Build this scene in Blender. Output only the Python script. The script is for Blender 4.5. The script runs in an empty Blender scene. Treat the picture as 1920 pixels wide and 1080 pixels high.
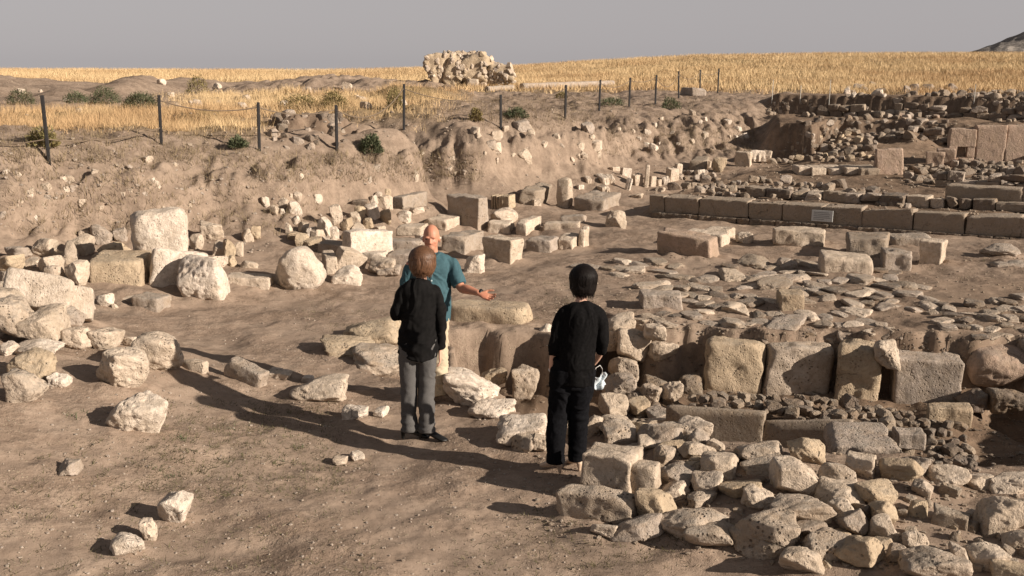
import bpy, bmesh, math, random
import numpy as np
from mathutils import Vector, Matrix, Euler

# ------------------------------------------------------------------ camera, sky, sun
scene = bpy.context.scene
COL = scene.collection
CAM_H, FPX, YH = 3.2, 2100.0, 115.0          # camera height, focal length and horizon row (photo pixels)
PITCH = math.atan((540 - YH) / FPX)
cam_d = bpy.data.cameras.new('camera'); cam = bpy.data.objects.new('camera', cam_d); COL.objects.link(cam)
cam.location = (0, 0, CAM_H); cam.rotation_euler = (math.pi/2 - PITCH, 0, 0)
cam_d.sensor_width = 36; cam_d.lens = FPX/1920*36; cam_d.clip_end = 6000; cam_d.clip_start = .1
scene.camera = cam

SUN_AZ, SUN_EL = math.radians(25), math.radians(22)     # light from the camera's side, a little behind it
to_sun = Vector((math.cos(SUN_AZ)*math.cos(SUN_EL), -math.sin(SUN_AZ)*math.cos(SUN_EL), math.sin(SUN_EL)))
world = bpy.data.worlds.new('World'); scene.world = world; world.use_nodes = True
wn = world.node_tree; wn.nodes.clear()
sky = wn.nodes.new('ShaderNodeTexSky'); sky.sky_type = 'NISHITA'; sky.sun_disc = False
sky.sun_elevation = SUN_EL; sky.sun_rotation = math.atan2(to_sun.x, to_sun.y)
sky.air_density = 1.0; sky.dust_density = 1.0; sky.ozone_density = 1.0; sky.altitude = 300
hs = wn.nodes.new('ShaderNodeHueSaturation'); hs.inputs['Saturation'].default_value = .16; hs.inputs['Value'].default_value = .72
tint = wn.nodes.new('ShaderNodeMix'); tint.data_type = 'RGBA'; tint.blend_type = 'MULTIPLY'; tint.inputs[0].default_value = 1
tint.inputs[7].default_value = (1.0, .95, .955, 1)
bgn = wn.nodes.new('ShaderNodeBackground'); bgn.inputs[1].default_value = .05
won = wn.nodes.new('ShaderNodeOutputWorld')
wn.links.new(sky.outputs[0], hs.inputs['Color']); wn.links.new(hs.outputs[0], tint.inputs[6])
dusty = wn.nodes.new('ShaderNodeMix'); dusty.data_type = 'RGBA'; dusty.inputs[7].default_value = (5.7, 5.35, 5.4, 1)   # dust haze, thickest low down, all the way round
tcw = wn.nodes.new('ShaderNodeTexCoord'); sxw = wn.nodes.new('ShaderNodeSeparateXYZ'); mrw = wn.nodes.new('ShaderNodeMapRange'); mrw.interpolation_type = 'SMOOTHSTEP'
mrw.inputs[1].default_value = .02; mrw.inputs[2].default_value = .6; mrw.inputs[3].default_value = .72; mrw.inputs[4].default_value = .12
wn.links.new(tcw.outputs['Generated'], sxw.inputs[0]); wn.links.new(sxw.outputs[2], mrw.inputs[0]); wn.links.new(mrw.outputs[0], dusty.inputs[0])
wn.links.new(tint.outputs[2], dusty.inputs[6]); wn.links.new(dusty.outputs[2], bgn.inputs[0]); wn.links.new(bgn.outputs[0], won.inputs[0])
sun_d = bpy.data.lights.new('sun', 'SUN'); sun_d.energy = 5.0; sun_d.angle = math.radians(.5); sun_d.color = (1, .88, .745)
sun = bpy.data.objects.new('sun', sun_d); COL.objects.link(sun)
sun.rotation_euler = (-to_sun).to_track_quat('-Z', 'Y').to_euler(); sun.location = to_sun*50
vs = scene.view_settings; vs.view_transform = 'Standard'; vs.look = 'None'; vs.exposure = .75; vs.gamma = 1; vs.use_curve_mapping = False
scene.cycles.max_bounces = 6; scene.cycles.diffuse_bounces = 3

# ------------------------------------------------------------------ noise (numpy)
def _hash(ix, iy, iz, s):
    h = (ix.astype(np.int64)*374761393 + iy.astype(np.int64)*668265263 + iz.astype(np.int64)*2147483647 + s*974634777) & 0xffffffff
    h = ((h ^ (h >> 13))*1274126177) & 0xffffffff
    h = ((h ^ (h >> 16))*2246822519) & 0xffffffff
    return ((h ^ (h >> 15)) & 0xffffff)/float(0x7fffff) - 1.0
def noise3(p, s=0):
    i = np.floor(p); f = p - i; f = f*f*(3 - 2*f); i = i.astype(np.int64)
    r = 0
    for a in (0, 1):
        wx = f[:, 0] if a else 1 - f[:, 0]
        for b in (0, 1):
            wy = f[:, 1] if b else 1 - f[:, 1]
            for c in (0, 1):
                wz = f[:, 2] if c else 1 - f[:, 2]
                r = r + wx*wy*wz*_hash(i[:, 0]+a, i[:, 1]+b, i[:, 2]+c, s)
    return r
def noise2(x, y, s=0):
    ix = np.floor(x); iy = np.floor(y); fx = x - ix; fy = y - iy
    fx = fx*fx*(3-2*fx); fy = fy*fy*(3-2*fy); ix = ix.astype(np.int64); iy = iy.astype(np.int64); o = np.zeros_like(ix)
    return ((1-fx)*(1-fy)*_hash(ix, iy, o, s) + fx*(1-fy)*_hash(ix+1, iy, o, s)
            + (1-fx)*fy*_hash(ix, iy+1, o, s) + fx*fy*_hash(ix+1, iy+1, o, s))
def fbm3(p, oct=4, s=0, gain=.5):
    r = 0; a = 1.0
    for k in range(oct): r = r + a*noise3(p*(2.03**k) + 17.3*k, s+k); a *= gain
    return r
def fbm2(x, y, oct=4, s=0, gain=.5):
    r = 0; a = 1.0
    for k in range(oct): q = 2.03**k; r = r + a*noise2(x*q + 11.7*k, y*q - 7.1*k, s+k); a *= gain
    return r
def sstep(a, b, x):
    t = np.clip((x-a)/(b-a), 0, 1); return t*t*(3-2*t)

# ------------------------------------------------------------------ pixels of the photograph -> rays -> points
def ray(px, py):
    x = (px-960)/FPX; u = (540-py)/FPX
    c, s = math.cos(PITCH), math.sin(PITCH)
    return np.array([x, c + u*s, -s + u*c])
def on_plane(px, py, z):
    d = ray(px, py); t = (z-CAM_H)/d[2]; return np.array([d[0]*t, d[1]*t, z])

# ------------------------------------------------------------------ terrain height
CP = [ # (photo x, photo y, ground height there)
 (-300,1080,.3),(0,1080,.15),(300,1080,.05),(700,1080,0),(1200,1080,-.02),(1920,1080,.08),(2300,1080,.1),
 (-300,900,.4),(0,900,.28),(300,900,.12),(600,900,.02),(900,900,0),(1000,960,-.02),(1150,1000,-.03),
 (-300,750,.7),(0,750,.55),(130,735,.45),(300,770,.2),(500,780,.06),(700,800,0),(850,800,0),(1000,890,0),
 (335,690,.25),(430,730,.13),(560,740,.05),(0,620,.6),(100,640,.5),(250,640,.28),(400,640,.1),(600,620,.02),(700,560,0),(560,560,.03),
 (300,600,.16),(200,590,.22),(420,570,.08),(800,520,0),(1000,540,0),(1100,500,0),(1300,500,0),(1500,500,0),(1700,520,.02),(1900,520,.05),(2300,520,.08),
 (1150,440,0),(1400,440,0),(1600,450,.03),(1900,470,.08),(1200,410,0),(2300,480,.1),
 (0,530,.45),(150,500,.5),(300,490,.35),(470,500,.2),(560,470,.25),(660,460,.2),(760,410,.2),(830,390,.15),(960,395,.05),(1060,392,0),(1180,375,0),(1250,350,.08),(1340,330,.25),(1420,320,.38),
 (-300,430,.9),(0,420,.85),(200,400,.85),(380,400,.72),(520,400,.66),(640,370,.7),(760,350,.55),(860,345,.5),(960,345,.4),(1060,340,.35),(1150,310,.5),(1260,290,.6),(1350,280,.7),(1400,280,.72),
 (-300,320,1.6),(0,315,1.6),(200,320,1.5),(300,290,1.6),(480,300,1.45),(640,295,1.4),(760,265,1.55),(900,255,1.52),(1000,247,1.5),(1100,238,1.5),(1250,218,1.5),(1330,200,1.65),(1400,190,1.8),
 (-300,250,1.75),(0,250,1.75),(300,250,1.7),(500,240,1.75),(700,235,1.7),(600,200,1.72),(300,200,1.75),(0,200,1.75),(900,210,1.65),(1000,185,1.7),(1200,180,1.75),(0,170,2.0),(500,170,1.95),(-300,180,1.9),
 (1180,870,.05),(1300,930,.1),(1400,950,.14),(1500,1000,.1),(1600,920,.18),(1750,960,.15),(1850,910,.12),(1300,1010,.0),(1450,1060,0),(1650,1070,.05),(1800,1060,.1),
 (1300,570,.03),(1600,580,.04),(1850,600,.04),(1250,610,.02)]
_cp = np.array([np.append(on_plane(x, y, z)[:2], z) for x, y, z in CP])
_cp = np.vstack([_cp, [[x, y, 0.0] for x, y in ((6, 26), (9, 26), (12, 26), (9, 31), (14, 31), (14, 24), (18, 20), (10, 35))], [[x, y, 1.8] for x, y in ((20, 50), (10, 50), (0, 50), (-12, 50), (-22, 50))]])
_C = .35
def _phi(r2): return np.sqrt(r2 + _C*_C)
_n = len(_cp); _A = np.zeros((_n+3, _n+3))
_A[:_n, :_n] = _phi(((_cp[:, None, :2]-_cp[None, :, :2])**2).sum(-1)) - np.eye(_n)*.02
_A[:_n, _n] = 1; _A[:_n, _n+1] = _cp[:, 0]; _A[:_n, _n+2] = _cp[:, 1]; _A[_n:, :_n] = _A[:_n, _n:].T
_w = np.linalg.solve(_A, np.append(_cp[:, 2], [0, 0, 0]))
def rbf(X, Y):
    out = np.empty(X.size); x = X.ravel(); y = Y.ravel()
    for k in range(0, x.size, 20000):
        a = x[k:k+20000, None]; b = y[k:k+20000, None]
        out[k:k+20000] = _phi((a-_cp[:, 0])**2 + (b-_cp[:, 1])**2) @ _w[:_n] + _w[_n] + _w[_n+1]*a[:, 0] + _w[_n+2]*b[:, 0]
    return out.reshape(X.shape)
def poly_sdf(X, Y, P):            # signed distance, negative inside
    P = np.asarray(P)[:, :2]; d = np.full(X.shape, 1e9); inside = np.zeros(X.shape, bool)
    for (ax, ay), (bx, by) in zip(P, np.roll(P, -1, 0)):
        ex, ey = bx-ax, by-ay; wx, wy = X-ax, Y-ay
        t = np.clip((wx*ex + wy*ey)/(ex*ex+ey*ey+1e-12), 0, 1)
        d = np.minimum(d, np.hypot(wx-ex*t, wy-ey*t))
        c = (ay <= Y) != (by <= Y)
        inside ^= c & (X < ax + (Y-ay)/(by-ay+1e-12)*ex)
    return np.where(inside, -d, d)
def pxpoly(pts, z=0): return [on_plane(x, y, z) for x, y in pts]
_back = [on_plane(x, y, -.7) + np.array([0, .42, 0]) for x, y in ((1120,700),(1250,735),(1430,744),(1650,756),(1800,764),(2300,790))]
TRENCH = pxpoly([(840,622),(1005,622),(1060,640)]) + _back + pxpoly([(2300,905),(1920,888),(1700,880),(1560,872),(1400,852),(1290,838),(1180,806),(1080,792),(1020,790),(975,778),(940,745),(900,728),(850,716)])
HOLLOW = pxpoly([(690,672),(840,640),(870,716),(770,716),(690,700)])
P0 = np.array([2.95, 23.6]); UD = np.array([.866, -.5]); VD = np.array([.5, .866])     # the excavated building's own axes
def uv(X, Y): return (X-P0[0])*UD[0] + (Y-P0[1])*UD[1], (X-P0[0])*VD[0] + (Y-P0[1])*VD[1]
def from_uv(u, v): return P0[0] + u*UD[0] + v*VD[0], P0[1] + u*UD[1] + v*VD[1]
def ridge(X):    # height of the far rise of the field
    return np.interp(X, [-60, -20, 0, 8, 19, 32, 60, 140], [2.3, 2.2, 2.6, 3.15, 3.75, 3.95, 4.0, 4.1])
def height(X, Y, fine=True):
    near = np.clip(Y, 0, 50); xx = np.clip(X, -24, 24)
    b = rbf(xx, near)
    fs = X*np.clip(120/np.maximum(Y, 1), .2, 1.0)
    far = 1.8 + (ridge(fs) - 1.8)*sstep(42, 125, Y) - .012*np.maximum(Y-125, 0)
    b = b + (far - b)*sstep(40, 52, Y)
    # the bank: talus below, a steep crumbling cut above
    tb = (b - .25)/1.2; tj = tb + .10*fbm2(X*1.1, Y*1.1, 3, 13)*sstep(.1, .4, tb)*(1-sstep(.9, 1.1, tb))
    cutp = np.interp(tj, [-9, 0, .25, .50, .62, .80, 1, 9], [-9, 0, .17, .36, .78, .93, 1, 9])
    b = np.where((Y < 46) & (b > .25), .25 + 1.2*(tb + (cutp-tj)*sstep(.02, .2, tb)*(1-sstep(.95, 1.1, tb))), b)
    # hump and furrow noise
    wild = sstep(.35, 1.3, b)*(1 - sstep(55, 80, Y))
    b = b + .035*fbm2(X*.8, Y*.8, 4, 3) + wild*(.10*fbm2(X*.9+5, Y*.9, 4, 9))
    if fine:
        slope = sstep(.3, .7, b)*(1 - sstep(1.35, 1.6, b))
        b = b + slope*.17*np.abs(fbm2(X*2.0, Y*1.1, 4, 21)) - slope*.07 + slope*.055*fbm2(X*5.5, Y*1.2, 3, 23) + slope*.03*fbm2(X*9, Y*9, 2, 25)
        b = b + .012*fbm2(X*5, Y*5, 3, 31) + .016*fbm2(X*2.3, Y*2.3, 3, 35) + wild*.03*fbm2(X*4, Y*4, 3, 33)
    # spoil bank on the plateau and a robbed hole before it
    berm = sstep(40, 47, Y)*(1-sstep(60, 70, Y))*(1-sstep(-4, 0, X-.0*Y))
    b = b + berm*np.maximum(0, .12 + .55*fbm2(X*.28, Y*.16, 4, 41))
    hx, hy, _ = on_plane(575, 262, 1.6)
    q = np.exp(-(((X-hx)/.85)**4 + ((Y-hy-.7)/1.1)**4)); b = b - .5*q*(1+.5*fbm2(X*3, Y*3, 3, 43)) + .30*np.exp(-(((X-hx)/1.0)**4 + ((Y-hy-2.2)/.7)**4))*(1+.5*fbm2(X*3.5, Y*3.5, 3, 45))
    hx, hy, _ = on_plane(385, 245, 1.6)
    b = b + .28*np.exp(-(((X-hx)/.9)**2 + ((Y-hy)/.7)**2))
    # the excavated building: platform, heap and scarps
    u, v = uv(X, Y)
    jag = .12*fbm2(X*1.6, Y*1.6, 3, 51)
    st = .40*sstep(.05, .25, v)
    heap = .72*sstep(5.5, 12.0, v)*(.8+.35*fbm2(X*.8, Y*.8, 3, 61))
    st = st + heap*sstep(1.2, 2.4, u+.12*v)
    edge = 10.6 + 2.6*sstep(1.3, 1.7, u+.08*v)
    s1 = sstep(edge, edge+.14, v+jag*.6)
    body = st + (1.42 + .08*fbm2(X, Y, 3, 63) - st)*s1
    s2 = sstep(17.2, 17.36, v+jag*.5); body = body + (2.05 - body)*s2
    side = np.where(v < 8.6, u, np.minimum(u + 4*(v-8.6), (X - .229*Y)*.9))
    bank_w = sstep(-.45, .25, side)*sstep(-.05, .1, v)*(1-sstep(19, 23, v))
    b = b + (body + .03*fbm2(X*3, Y*3, 3, 71) - b)*bank_w
    # trench in front of the great blocks
    d = poly_sdf(X, Y, TRENCH) + .11*fbm2(X*2.6, Y*2.6, 4, 81)
    m = 1 - sstep(-.16, .04, d)
    floor_ = -.72 + .06*fbm2(X*2, Y*2, 3, 83)
    floor_ = floor_ - .25*(1-sstep(11.05, 11.25, Y+.12*(X-1.6)))*sstep(1.2, 1.6, X) - .2*sstep(5.2, 5.6, X)
    b = b + (floor_ - b)*m
    d = poly_sdf(X, Y, HOLLOW); b = b - .22*(1-sstep(-.3, .05, d))*(1-m)
    return b
# ------------------------------------------------------------------ materials
def nodes_of(m):
    m.use_nodes = True; nt = m.node_tree; nt.nodes.clear()
    out = nt.nodes.new('ShaderNodeOutputMaterial'); b = nt.nodes.new('ShaderNodeBsdfPrincipled')
    nt.links.new(b.outputs[0], out.inputs[0]); b.inputs['Specular IOR Level'].default_value = .2
    return nt, b
class NT:
    def __init__(s, nt): s.nt = nt; s.pos = None
    def n(s, t, **k):
        x = s.nt.nodes.new(t)
        for a, v in k.items(): setattr(x, a, v)
        return x
    def l(s, a, b): s.nt.links.new(a, b)
    def P(s):
        if not s.pos: s.pos = s.n('ShaderNodeNewGeometry')
        return s.pos.outputs['Position']
    def noise(s, sc, det=4, rough=.6, vec=None, off=0, dist=0):
        x = s.n('ShaderNodeTexNoise'); x.inputs['Scale'].default_value = sc; x.inputs['Detail'].default_value = det; x.inputs['Roughness'].default_value = rough; x.inputs['Distortion'].default_value = dist
        v = vec or s.P()
        if off:
            a = s.n('ShaderNodeVectorMath'); a.operation = 'ADD'; a.inputs[1].default_value = (off, off*.7, off*1.3); s.l(v, a.inputs[0]); v = a.outputs[0]
        s.l(v, x.inputs['Vector']); return x.outputs['Fac']
    def vor(s, sc, feat='F1', vec=None):
        x = s.n('ShaderNodeTexVoronoi', feature=feat); x.inputs['Scale'].default_value = sc; s.l(vec or s.P(), x.inputs['Vector']); return x
    def ramp(s, fac, a, b, ca=(0,0,0,1), cb=(1,1,1,1)):
        x = s.n('ShaderNodeMapRange'); x.inputs[1].default_value = a; x.inputs[2].default_value = b; x.interpolation_type = 'SMOOTHSTEP'; s.l(fac, x.inputs[0]); return x.outputs[0]
    def mix(s, fac, A, B, mode='MIX'):
        x = s.n('ShaderNodeMix', data_type='RGBA', blend_type=mode)
        for sock, v in ((x.inputs[0], fac), (x.inputs[6], A), (x.inputs[7], B)):
            if isinstance(v, (int, float)): sock.default_value = v
            elif isinstance(v, tuple): sock.default_value = (*v[:3], 1)
            else: s.l(v, sock)
        return x.outputs[2]
    def math(s, op, a, b=0, clamp=False):
        x = s.n('ShaderNodeMath', operation=op, use_clamp=clamp)
        for i, v in ((0, a), (1, b)):
            if isinstance(v, (int, float)): x.inputs[i].default_value = v
            else: s.l(v, x.inputs[i])
        return x.outputs[0]
    def bump(s, h, strength, dist, nrm=None):
        x = s.n('ShaderNodeBump'); x.inputs['Strength'].default_value = strength; x.inputs['Distance'].default_value = dist; s.l(h, x.inputs['Height'])
        if nrm: s.l(nrm, x.inputs['Normal'])
        return x.outputs[0]
MATS = {}
def stone_mat(name, ca, cb, grey=.35, pit=.5, soil=.25, rough_scale=1.0):
    m = bpy.data.materials.new(name); nt, bs = nodes_of(m); t = NT(nt)
    oi = t.n('ShaderNodeObjectInfo')
    big = t.noise(2.3*rough_scale, 5, .65); fine = t.noise(22, 6, .7); spk = t.noise(95, 3, .6)
    c = t.mix(t.ramp(big, .35, .65), ca, cb)
    c = t.mix(t.math('MULTIPLY', oi.outputs['Random'], .55), c, t.mix(.5, cb, (.30, .235, .165)))
    c = t.mix(t.ramp(t.noise(7, 6, .75, off=31), .40, .56), t.mix(.36, c, (.27, .205, .14)), c)
    c = t.mix(t.ramp(fine, .30, .60), t.mix(.36, c, (.19, .145, .10)), c)
    ck = t.vor(2.6, 'DISTANCE_TO_EDGE', vec=None); ck.inputs['Randomness'].default_value = 1; ckm = t.math('MULTIPLY', t.ramp(ck.outputs['Distance'], .018, .004), t.ramp(t.noise(4, 2, .5, off=40), .60, .66))
    c = t.mix(t.math('MULTIPLY', ckm, .3), c, (.12, .09, .065))
    # pits: small dark weathered holes
    v = t.vor(26); pv = t.math('MULTIPLY', t.ramp(v.outputs['Distance'], .34, .12), t.ramp(t.noise(5, 3, .6, off=9), .45, .62))
    c = t.mix(t.math('MULTIPLY', pv, pit), c, (.13, .10, .075))
    # grey lichen crust where weather reached
    geo = t.pos or t.n('ShaderNodeNewGeometry')
    sep = t.n('ShaderNodeSeparateXYZ'); t.l(geo.outputs['Normal'], sep.inputs[0])
    up = t.ramp(sep.outputs[2], .25, .95)
    li = t.math('MULTIPLY', t.math('ADD', t.math('MULTIPLY', up, .7), .3), t.ramp(t.noise(6.5, 6, .75, off=4), .46, .60))
    c = t.mix(t.math('MULTIPLY', li, grey), c, t.mix(t.ramp(spk, .4, .6), (.155, .14, .12), (.33, .30, .26)))
    so = t.math('MULTIPLY', t.ramp(t.noise(3.1, 5, .7, off=23), .5, .66), soil)
    c = t.mix(so, c, (.27, .185, .115))
    c = t.mix(t.math('MULTIPLY', t.ramp(spk, .52, .72), .35), c, t.mix(.5, c, (.62, .55, .43)))
    t.l(c, bs.inputs['Base Color']); bs.inputs['Roughness'].default_value = .92
    h = t.math('SUBTRACT', t.math('ADD', t.math('MULTIPLY', fine, .7), t.math('MULTIPLY', spk, .25)), t.math('MULTIPLY', pv, pit*.9))
    h = t.math('SUBTRACT', t.math('ADD', h, t.math('MULTIPLY', t.noise(7, 6, .75, off=31), .9)), t.math('MULTIPLY', ckm, .6)); t.l(t.bump(h, .9, .035), bs.inputs['Normal'])
    MATS[name] = m; return m
stone_mat('limestone_pale', (0.640, 0.537, 0.437), (0.546, 0.445, 0.351), .25, .5, .15)
stone_mat('limestone_white', (0.713, 0.625, 0.540), (0.636, 0.539, 0.447), .15, .35, .1)
stone_mat('limestone_yellow', (0.539, 0.430, 0.301), (0.449, 0.347, 0.243), .3, .6, .3)
stone_mat('limestone_grey', (0.434, 0.362, 0.306), (0.351, 0.293, 0.251), .55, .6, .3)
stone_mat('limestone_rough', (0.539, 0.446, 0.360), (0.413, 0.337, 0.272), .5, 1.0, .35, 1.6)
stone_mat('limestone_pink', (0.428, 0.301, 0.231), (0.377, 0.275, 0.217), .3, .4, .2)
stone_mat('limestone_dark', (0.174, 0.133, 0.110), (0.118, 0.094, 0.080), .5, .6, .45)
stone_mat('ashlar_brown', (0.342, 0.278, 0.223), (0.278, 0.223, 0.175), .35, .45, .25)

def soil_material():
    m = bpy.data.materials.new('soil'); nt, bs = nodes_of(m); t = NT(nt)
    at = t.n('ShaderNodeAttribute', attribute_name='zones'); sp = t.n('ShaderNodeSeparateColor'); t.l(at.outputs['Color'], sp.inputs[0])
    n1 = t.noise(.55, 6, .65); n2 = t.noise(3.2, 6, .7); nb = t.noise(2.6, 4, .5, off=50); n3 = t.noise(19, 5, .7); n4 = t.noise(90, 3, .6)
    rgh = t.ramp(t.noise(.8, 4, .6, off=70), .38, .62)
    c = t.mix(t.ramp(n1, .41, .59), (.265, .196, .148), (.210, .154, .115))
    c = t.mix(t.ramp(n2, .42, .66), c, (.315, .24, .185))
    c = t.mix(t.math('MULTIPLY', t.ramp(t.noise(7.5, 5, .75, off=3), .52, .66), .6), c, (.17, .12, .087))
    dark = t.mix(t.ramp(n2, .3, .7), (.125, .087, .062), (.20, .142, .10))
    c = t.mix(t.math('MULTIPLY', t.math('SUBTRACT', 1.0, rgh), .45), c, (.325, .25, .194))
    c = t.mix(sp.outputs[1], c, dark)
    cut = t.mix(t.ramp(n2, .35, .65), (.20, .15, .114), (.295, .225, .172))
    c = t.mix(sp.outputs[2], c, cut)
    gold = t.mix(t.ramp(n2, .3, .7), (.30, .215, .11), (.23, .165, .085))
    c = t.mix(sp.outputs[0], c, gold)
    c = t.mix(t.math('MULTIPLY', t.ramp(n3, .5, .36), .35), c, t.mix(.7, c, (.10, .07, .045)))
    vp = t.vor(30); peb = t.math('MULTIPLY', t.ramp(vp.outputs['Distance'], .30, .22), t.ramp(t.noise(9, 2, .5, off=6), .53, .6))
    vp2 = t.vor(75); peb2 = t.math('MULTIPLY', t.ramp(vp2.outputs['Distance'], .3, .2), t.ramp(t.noise(14, 2, .5, off=16), .5, .6))
    pp = t.math('MAXIMUM', peb, peb2)
    c = t.mix(t.math('MULTIPLY', pp, .55), c, (.38, .315, .23))
    c = t.mix(t.math('MULTIPLY', t.ramp(n4, .5, .3), .25), c, t.mix(.55, c, (.09, .06, .04)))
    t.l(c, bs.inputs['Base Color']); bs.inputs['Roughness'].default_value = 1; bs.inputs['Specular IOR Level'].default_value = .05
    h = t.math('ADD', t.math('ADD', t.math('ADD', t.math('MULTIPLY', nb, .5), t.math('MULTIPLY', t.math('MULTIPLY', n2, rgh), .7)), t.math('MULTIPLY', t.math('MULTIPLY', n3, rgh), .40)), t.math('ADD', t.math('MULTIPLY', n4, .07), t.math('MULTIPLY', pp, .12)))
    t.l(t.bump(h, 1.0, .05), bs.inputs['Normal'])
    return m
MATS['soil'] = soil_material()
def plain_mat(name, col, var=.25, sc=30, rough=.8, bump=.3, bd=.004, stretch=None, spec=.25):
    m = bpy.data.materials.new(name); nt, bs = nodes_of(m); t = NT(nt)
    tc = t.n('ShaderNodeTexCoord'); v = tc.outputs['Object']
    if stretch:
        mp = t.n('ShaderNodeMapping'); mp.inputs['Scale'].default_value = stretch; t.l(v, mp.inputs[0]); v = mp.outputs[0]
    n = t.noise(sc, 4, .6, vec=v)
    c = t.mix(t.ramp(n, .3, .7), tuple(x*(1-var) for x in col), tuple(min(1, x*(1+var)) for x in col))
    t.l(c, bs.inputs['Base Color']); bs.inputs['Roughness'].default_value = rough; bs.inputs['Specular IOR Level'].default_value = spec
    t.l(t.bump(n, bump, bd), bs.inputs['Normal']); MATS[name] = m; return m
def leaf_mat(name, a, b, sc=3.0, trans=.25):
    m = bpy.data.materials.new(name); nt, bs = nodes_of(m); t = NT(nt)
    n = t.noise(sc, 4, .6); n2 = t.noise(.11, 5, .7)
    c = t.mix(t.ramp(n, .3, .7), a, b); c = t.mix(t.math('MULTIPLY', t.ramp(n2, .46, .60), .85), c, tuple(.5*(x+y)*q for x, y, q in zip(a, b, (.74, .66, .62))))
    t.l(c, bs.inputs['Base Color']); bs.inputs['Roughness'].default_value = .8
    bs.inputs['Transmission Weight'].default_value = 0
    MATS[name] = m; return m
leaf_mat('straw', (.66, .49, .285), (.52, .375, .205))
leaf_mat('straw_grey', (.27, .21, .13), (.17, .13, .08))
leaf_mat('bush_green', (.07, .085, .045), (.125, .135, .075), 8)
leaf_mat('weed_dark', (.07, .066, .034), (.13, .115, .06), 8)
leaf_mat('bush_olive', (.16, .14, .06), (.25, .20, .085), 8)
plain_mat('post_metal', (.022, .02, .02), .3, 60, .6)
plain_mat('rope', (.16, .12, .085), .3, 120, .9)
plain_mat('stake_paint', (.55, .53, .48), .1, 40, .7)
plain_mat('plaque', (.50, .50, .48), .06, 30, .6, .1)
plain_mat('plaque_ink', (.20, .20, .20), .1, 30, .8)

# ------------------------------------------------------------------ mesh and object helpers
def tag(o, label=None, cat=None, group=None, kind=None):
    for k, v in (('label', label), ('category', cat), ('group', group), ('kind', kind)):
        if v: o[k] = v
    return o
def mesh_np(name, V, F, smooth=False):
    V = np.asarray(V, np.float32); F = np.asarray(F, np.int32)
    me = bpy.data.meshes.new(name); n = F.shape[1]
    me.vertices.add(len(V)); me.vertices.foreach_set('co', V.ravel())
    me.loops.add(F.size); me.loops.foreach_set('vertex_index', F.ravel())
    me.polygons.add(len(F)); me.polygons.foreach_set('loop_start', np.arange(0, F.size, n, dtype=np.int32))
    me.polygons.foreach_set('loop_total', np.full(len(F), n, np.int32))
    me.polygons.foreach_set('use_smooth', np.full(len(F), smooth))
    me.update(calc_edges=True); return me
def link(name, me, mat=None, parent=None, loc=(0,0,0), rot=(0,0,0), scale=(1,1,1)):
    o = bpy.data.objects.new(name, me); COL.objects.link(o)
    if mat is not None and me is not None:
        if not me.materials: me.materials.append(MATS[mat] if isinstance(mat, str) else mat)
        elif me.materials[0] is not (MATS[mat] if isinstance(mat, str) else mat):
            o.material_slots[0].link = 'OBJECT'; o.material_slots[0].material = MATS[mat] if isinstance(mat, str) else mat
    o.parent = parent; o.location = loc; o.rotation_euler = rot; o.scale = scale; return o
def empty(name, loc=(0,0,0), rz=0, **k):
    o = bpy.data.objects.new(name, None); COL.objects.link(o); o.location = loc; o.rotation_euler = (0,0,rz); o.empty_display_size = .1
    return tag(o, **k)
def rel(parent, p):      # world point -> coordinates under an unrotated Empty
    return tuple(np.asarray(p) - np.asarray(parent.location)) if parent else tuple(p)

# ------------------------------------------------------------------ the ground: one sheet out to the horizon
def grow(a, b, step, f):
    r = [a]
    while abs(r[-1]-b) > 1e-6 and (r[-1] < b if b > a else r[-1] > b):
        r.append(r[-1] + step*(1 if b > a else -1)); step *= f
    return r[1:]
gx = np.concatenate([np.array(grow(-11, -900, .07, 1.045))[::-1], np.arange(-11, 14, .045), np.array(grow(14, 900, .07, 1.045))])
ys = [2.0]
while ys[-1] < 62: ys.append(ys[-1] + max(.03, min(.0042*ys[-1], .16)))
gy = np.concatenate([ys, grow(ys[-1], 2500, .3, 1.05)])
GX, GY = np.meshgrid(gx, gy); GZ = height(GX, GY)
nx, ny = len(gx), len(gy)
idx = np.arange(nx*ny).reshape(ny, nx)
F = np.stack([idx[:-1, :-1], idx[:-1, 1:], idx[1:, 1:], idx[1:, :-1]], -1).reshape(-1, 4)
gm = mesh_np('ground', np.stack([GX, GY, GZ], -1).reshape(-1, 3), F, True)
def hz(x, y):
    x = np.atleast_1d(np.asarray(x, float)); y = np.atleast_1d(np.asarray(y, float))
    i = np.clip(np.searchsorted(gx, x)-1, 0, nx-2); j = np.clip(np.searchsorted(gy, y)-1, 0, ny-2)
    a = np.clip((x-gx[i])/(gx[i+1]-gx[i]), 0, 1); b = np.clip((y-gy[j])/(gy[j+1]-gy[j]), 0, 1)
    return GZ[j, i]*(1-a)*(1-b) + GZ[j, i+1]*a*(1-b) + GZ[j+1, i]*(1-a)*b + GZ[j+1, i+1]*a*b
def cast(px, py):
    d = ray(px, py); t = np.geomspace(4, 400, 1600); p = d[None]*t[:, None]; z = p[:, 2] + CAM_H - hz(p[:, 0], p[:, 1])
    k = np.argmax(z < 0)
    if z[k] >= 0: k = len(t)-1
    a, b = t[max(k-1, 0)], t[k]
    for _ in range(20):
        m = (a+b)/2; q = d*m
        if q[2] + CAM_H - hz(q[0], q[1])[0] < 0: b = m
        else: a = m
    q = d*b; return np.array([q[0], q[1], q[2]+CAM_H])
_u, _v = uv(GX, GY)
td = poly_sdf(GX, GY, TRENCH)
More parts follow.
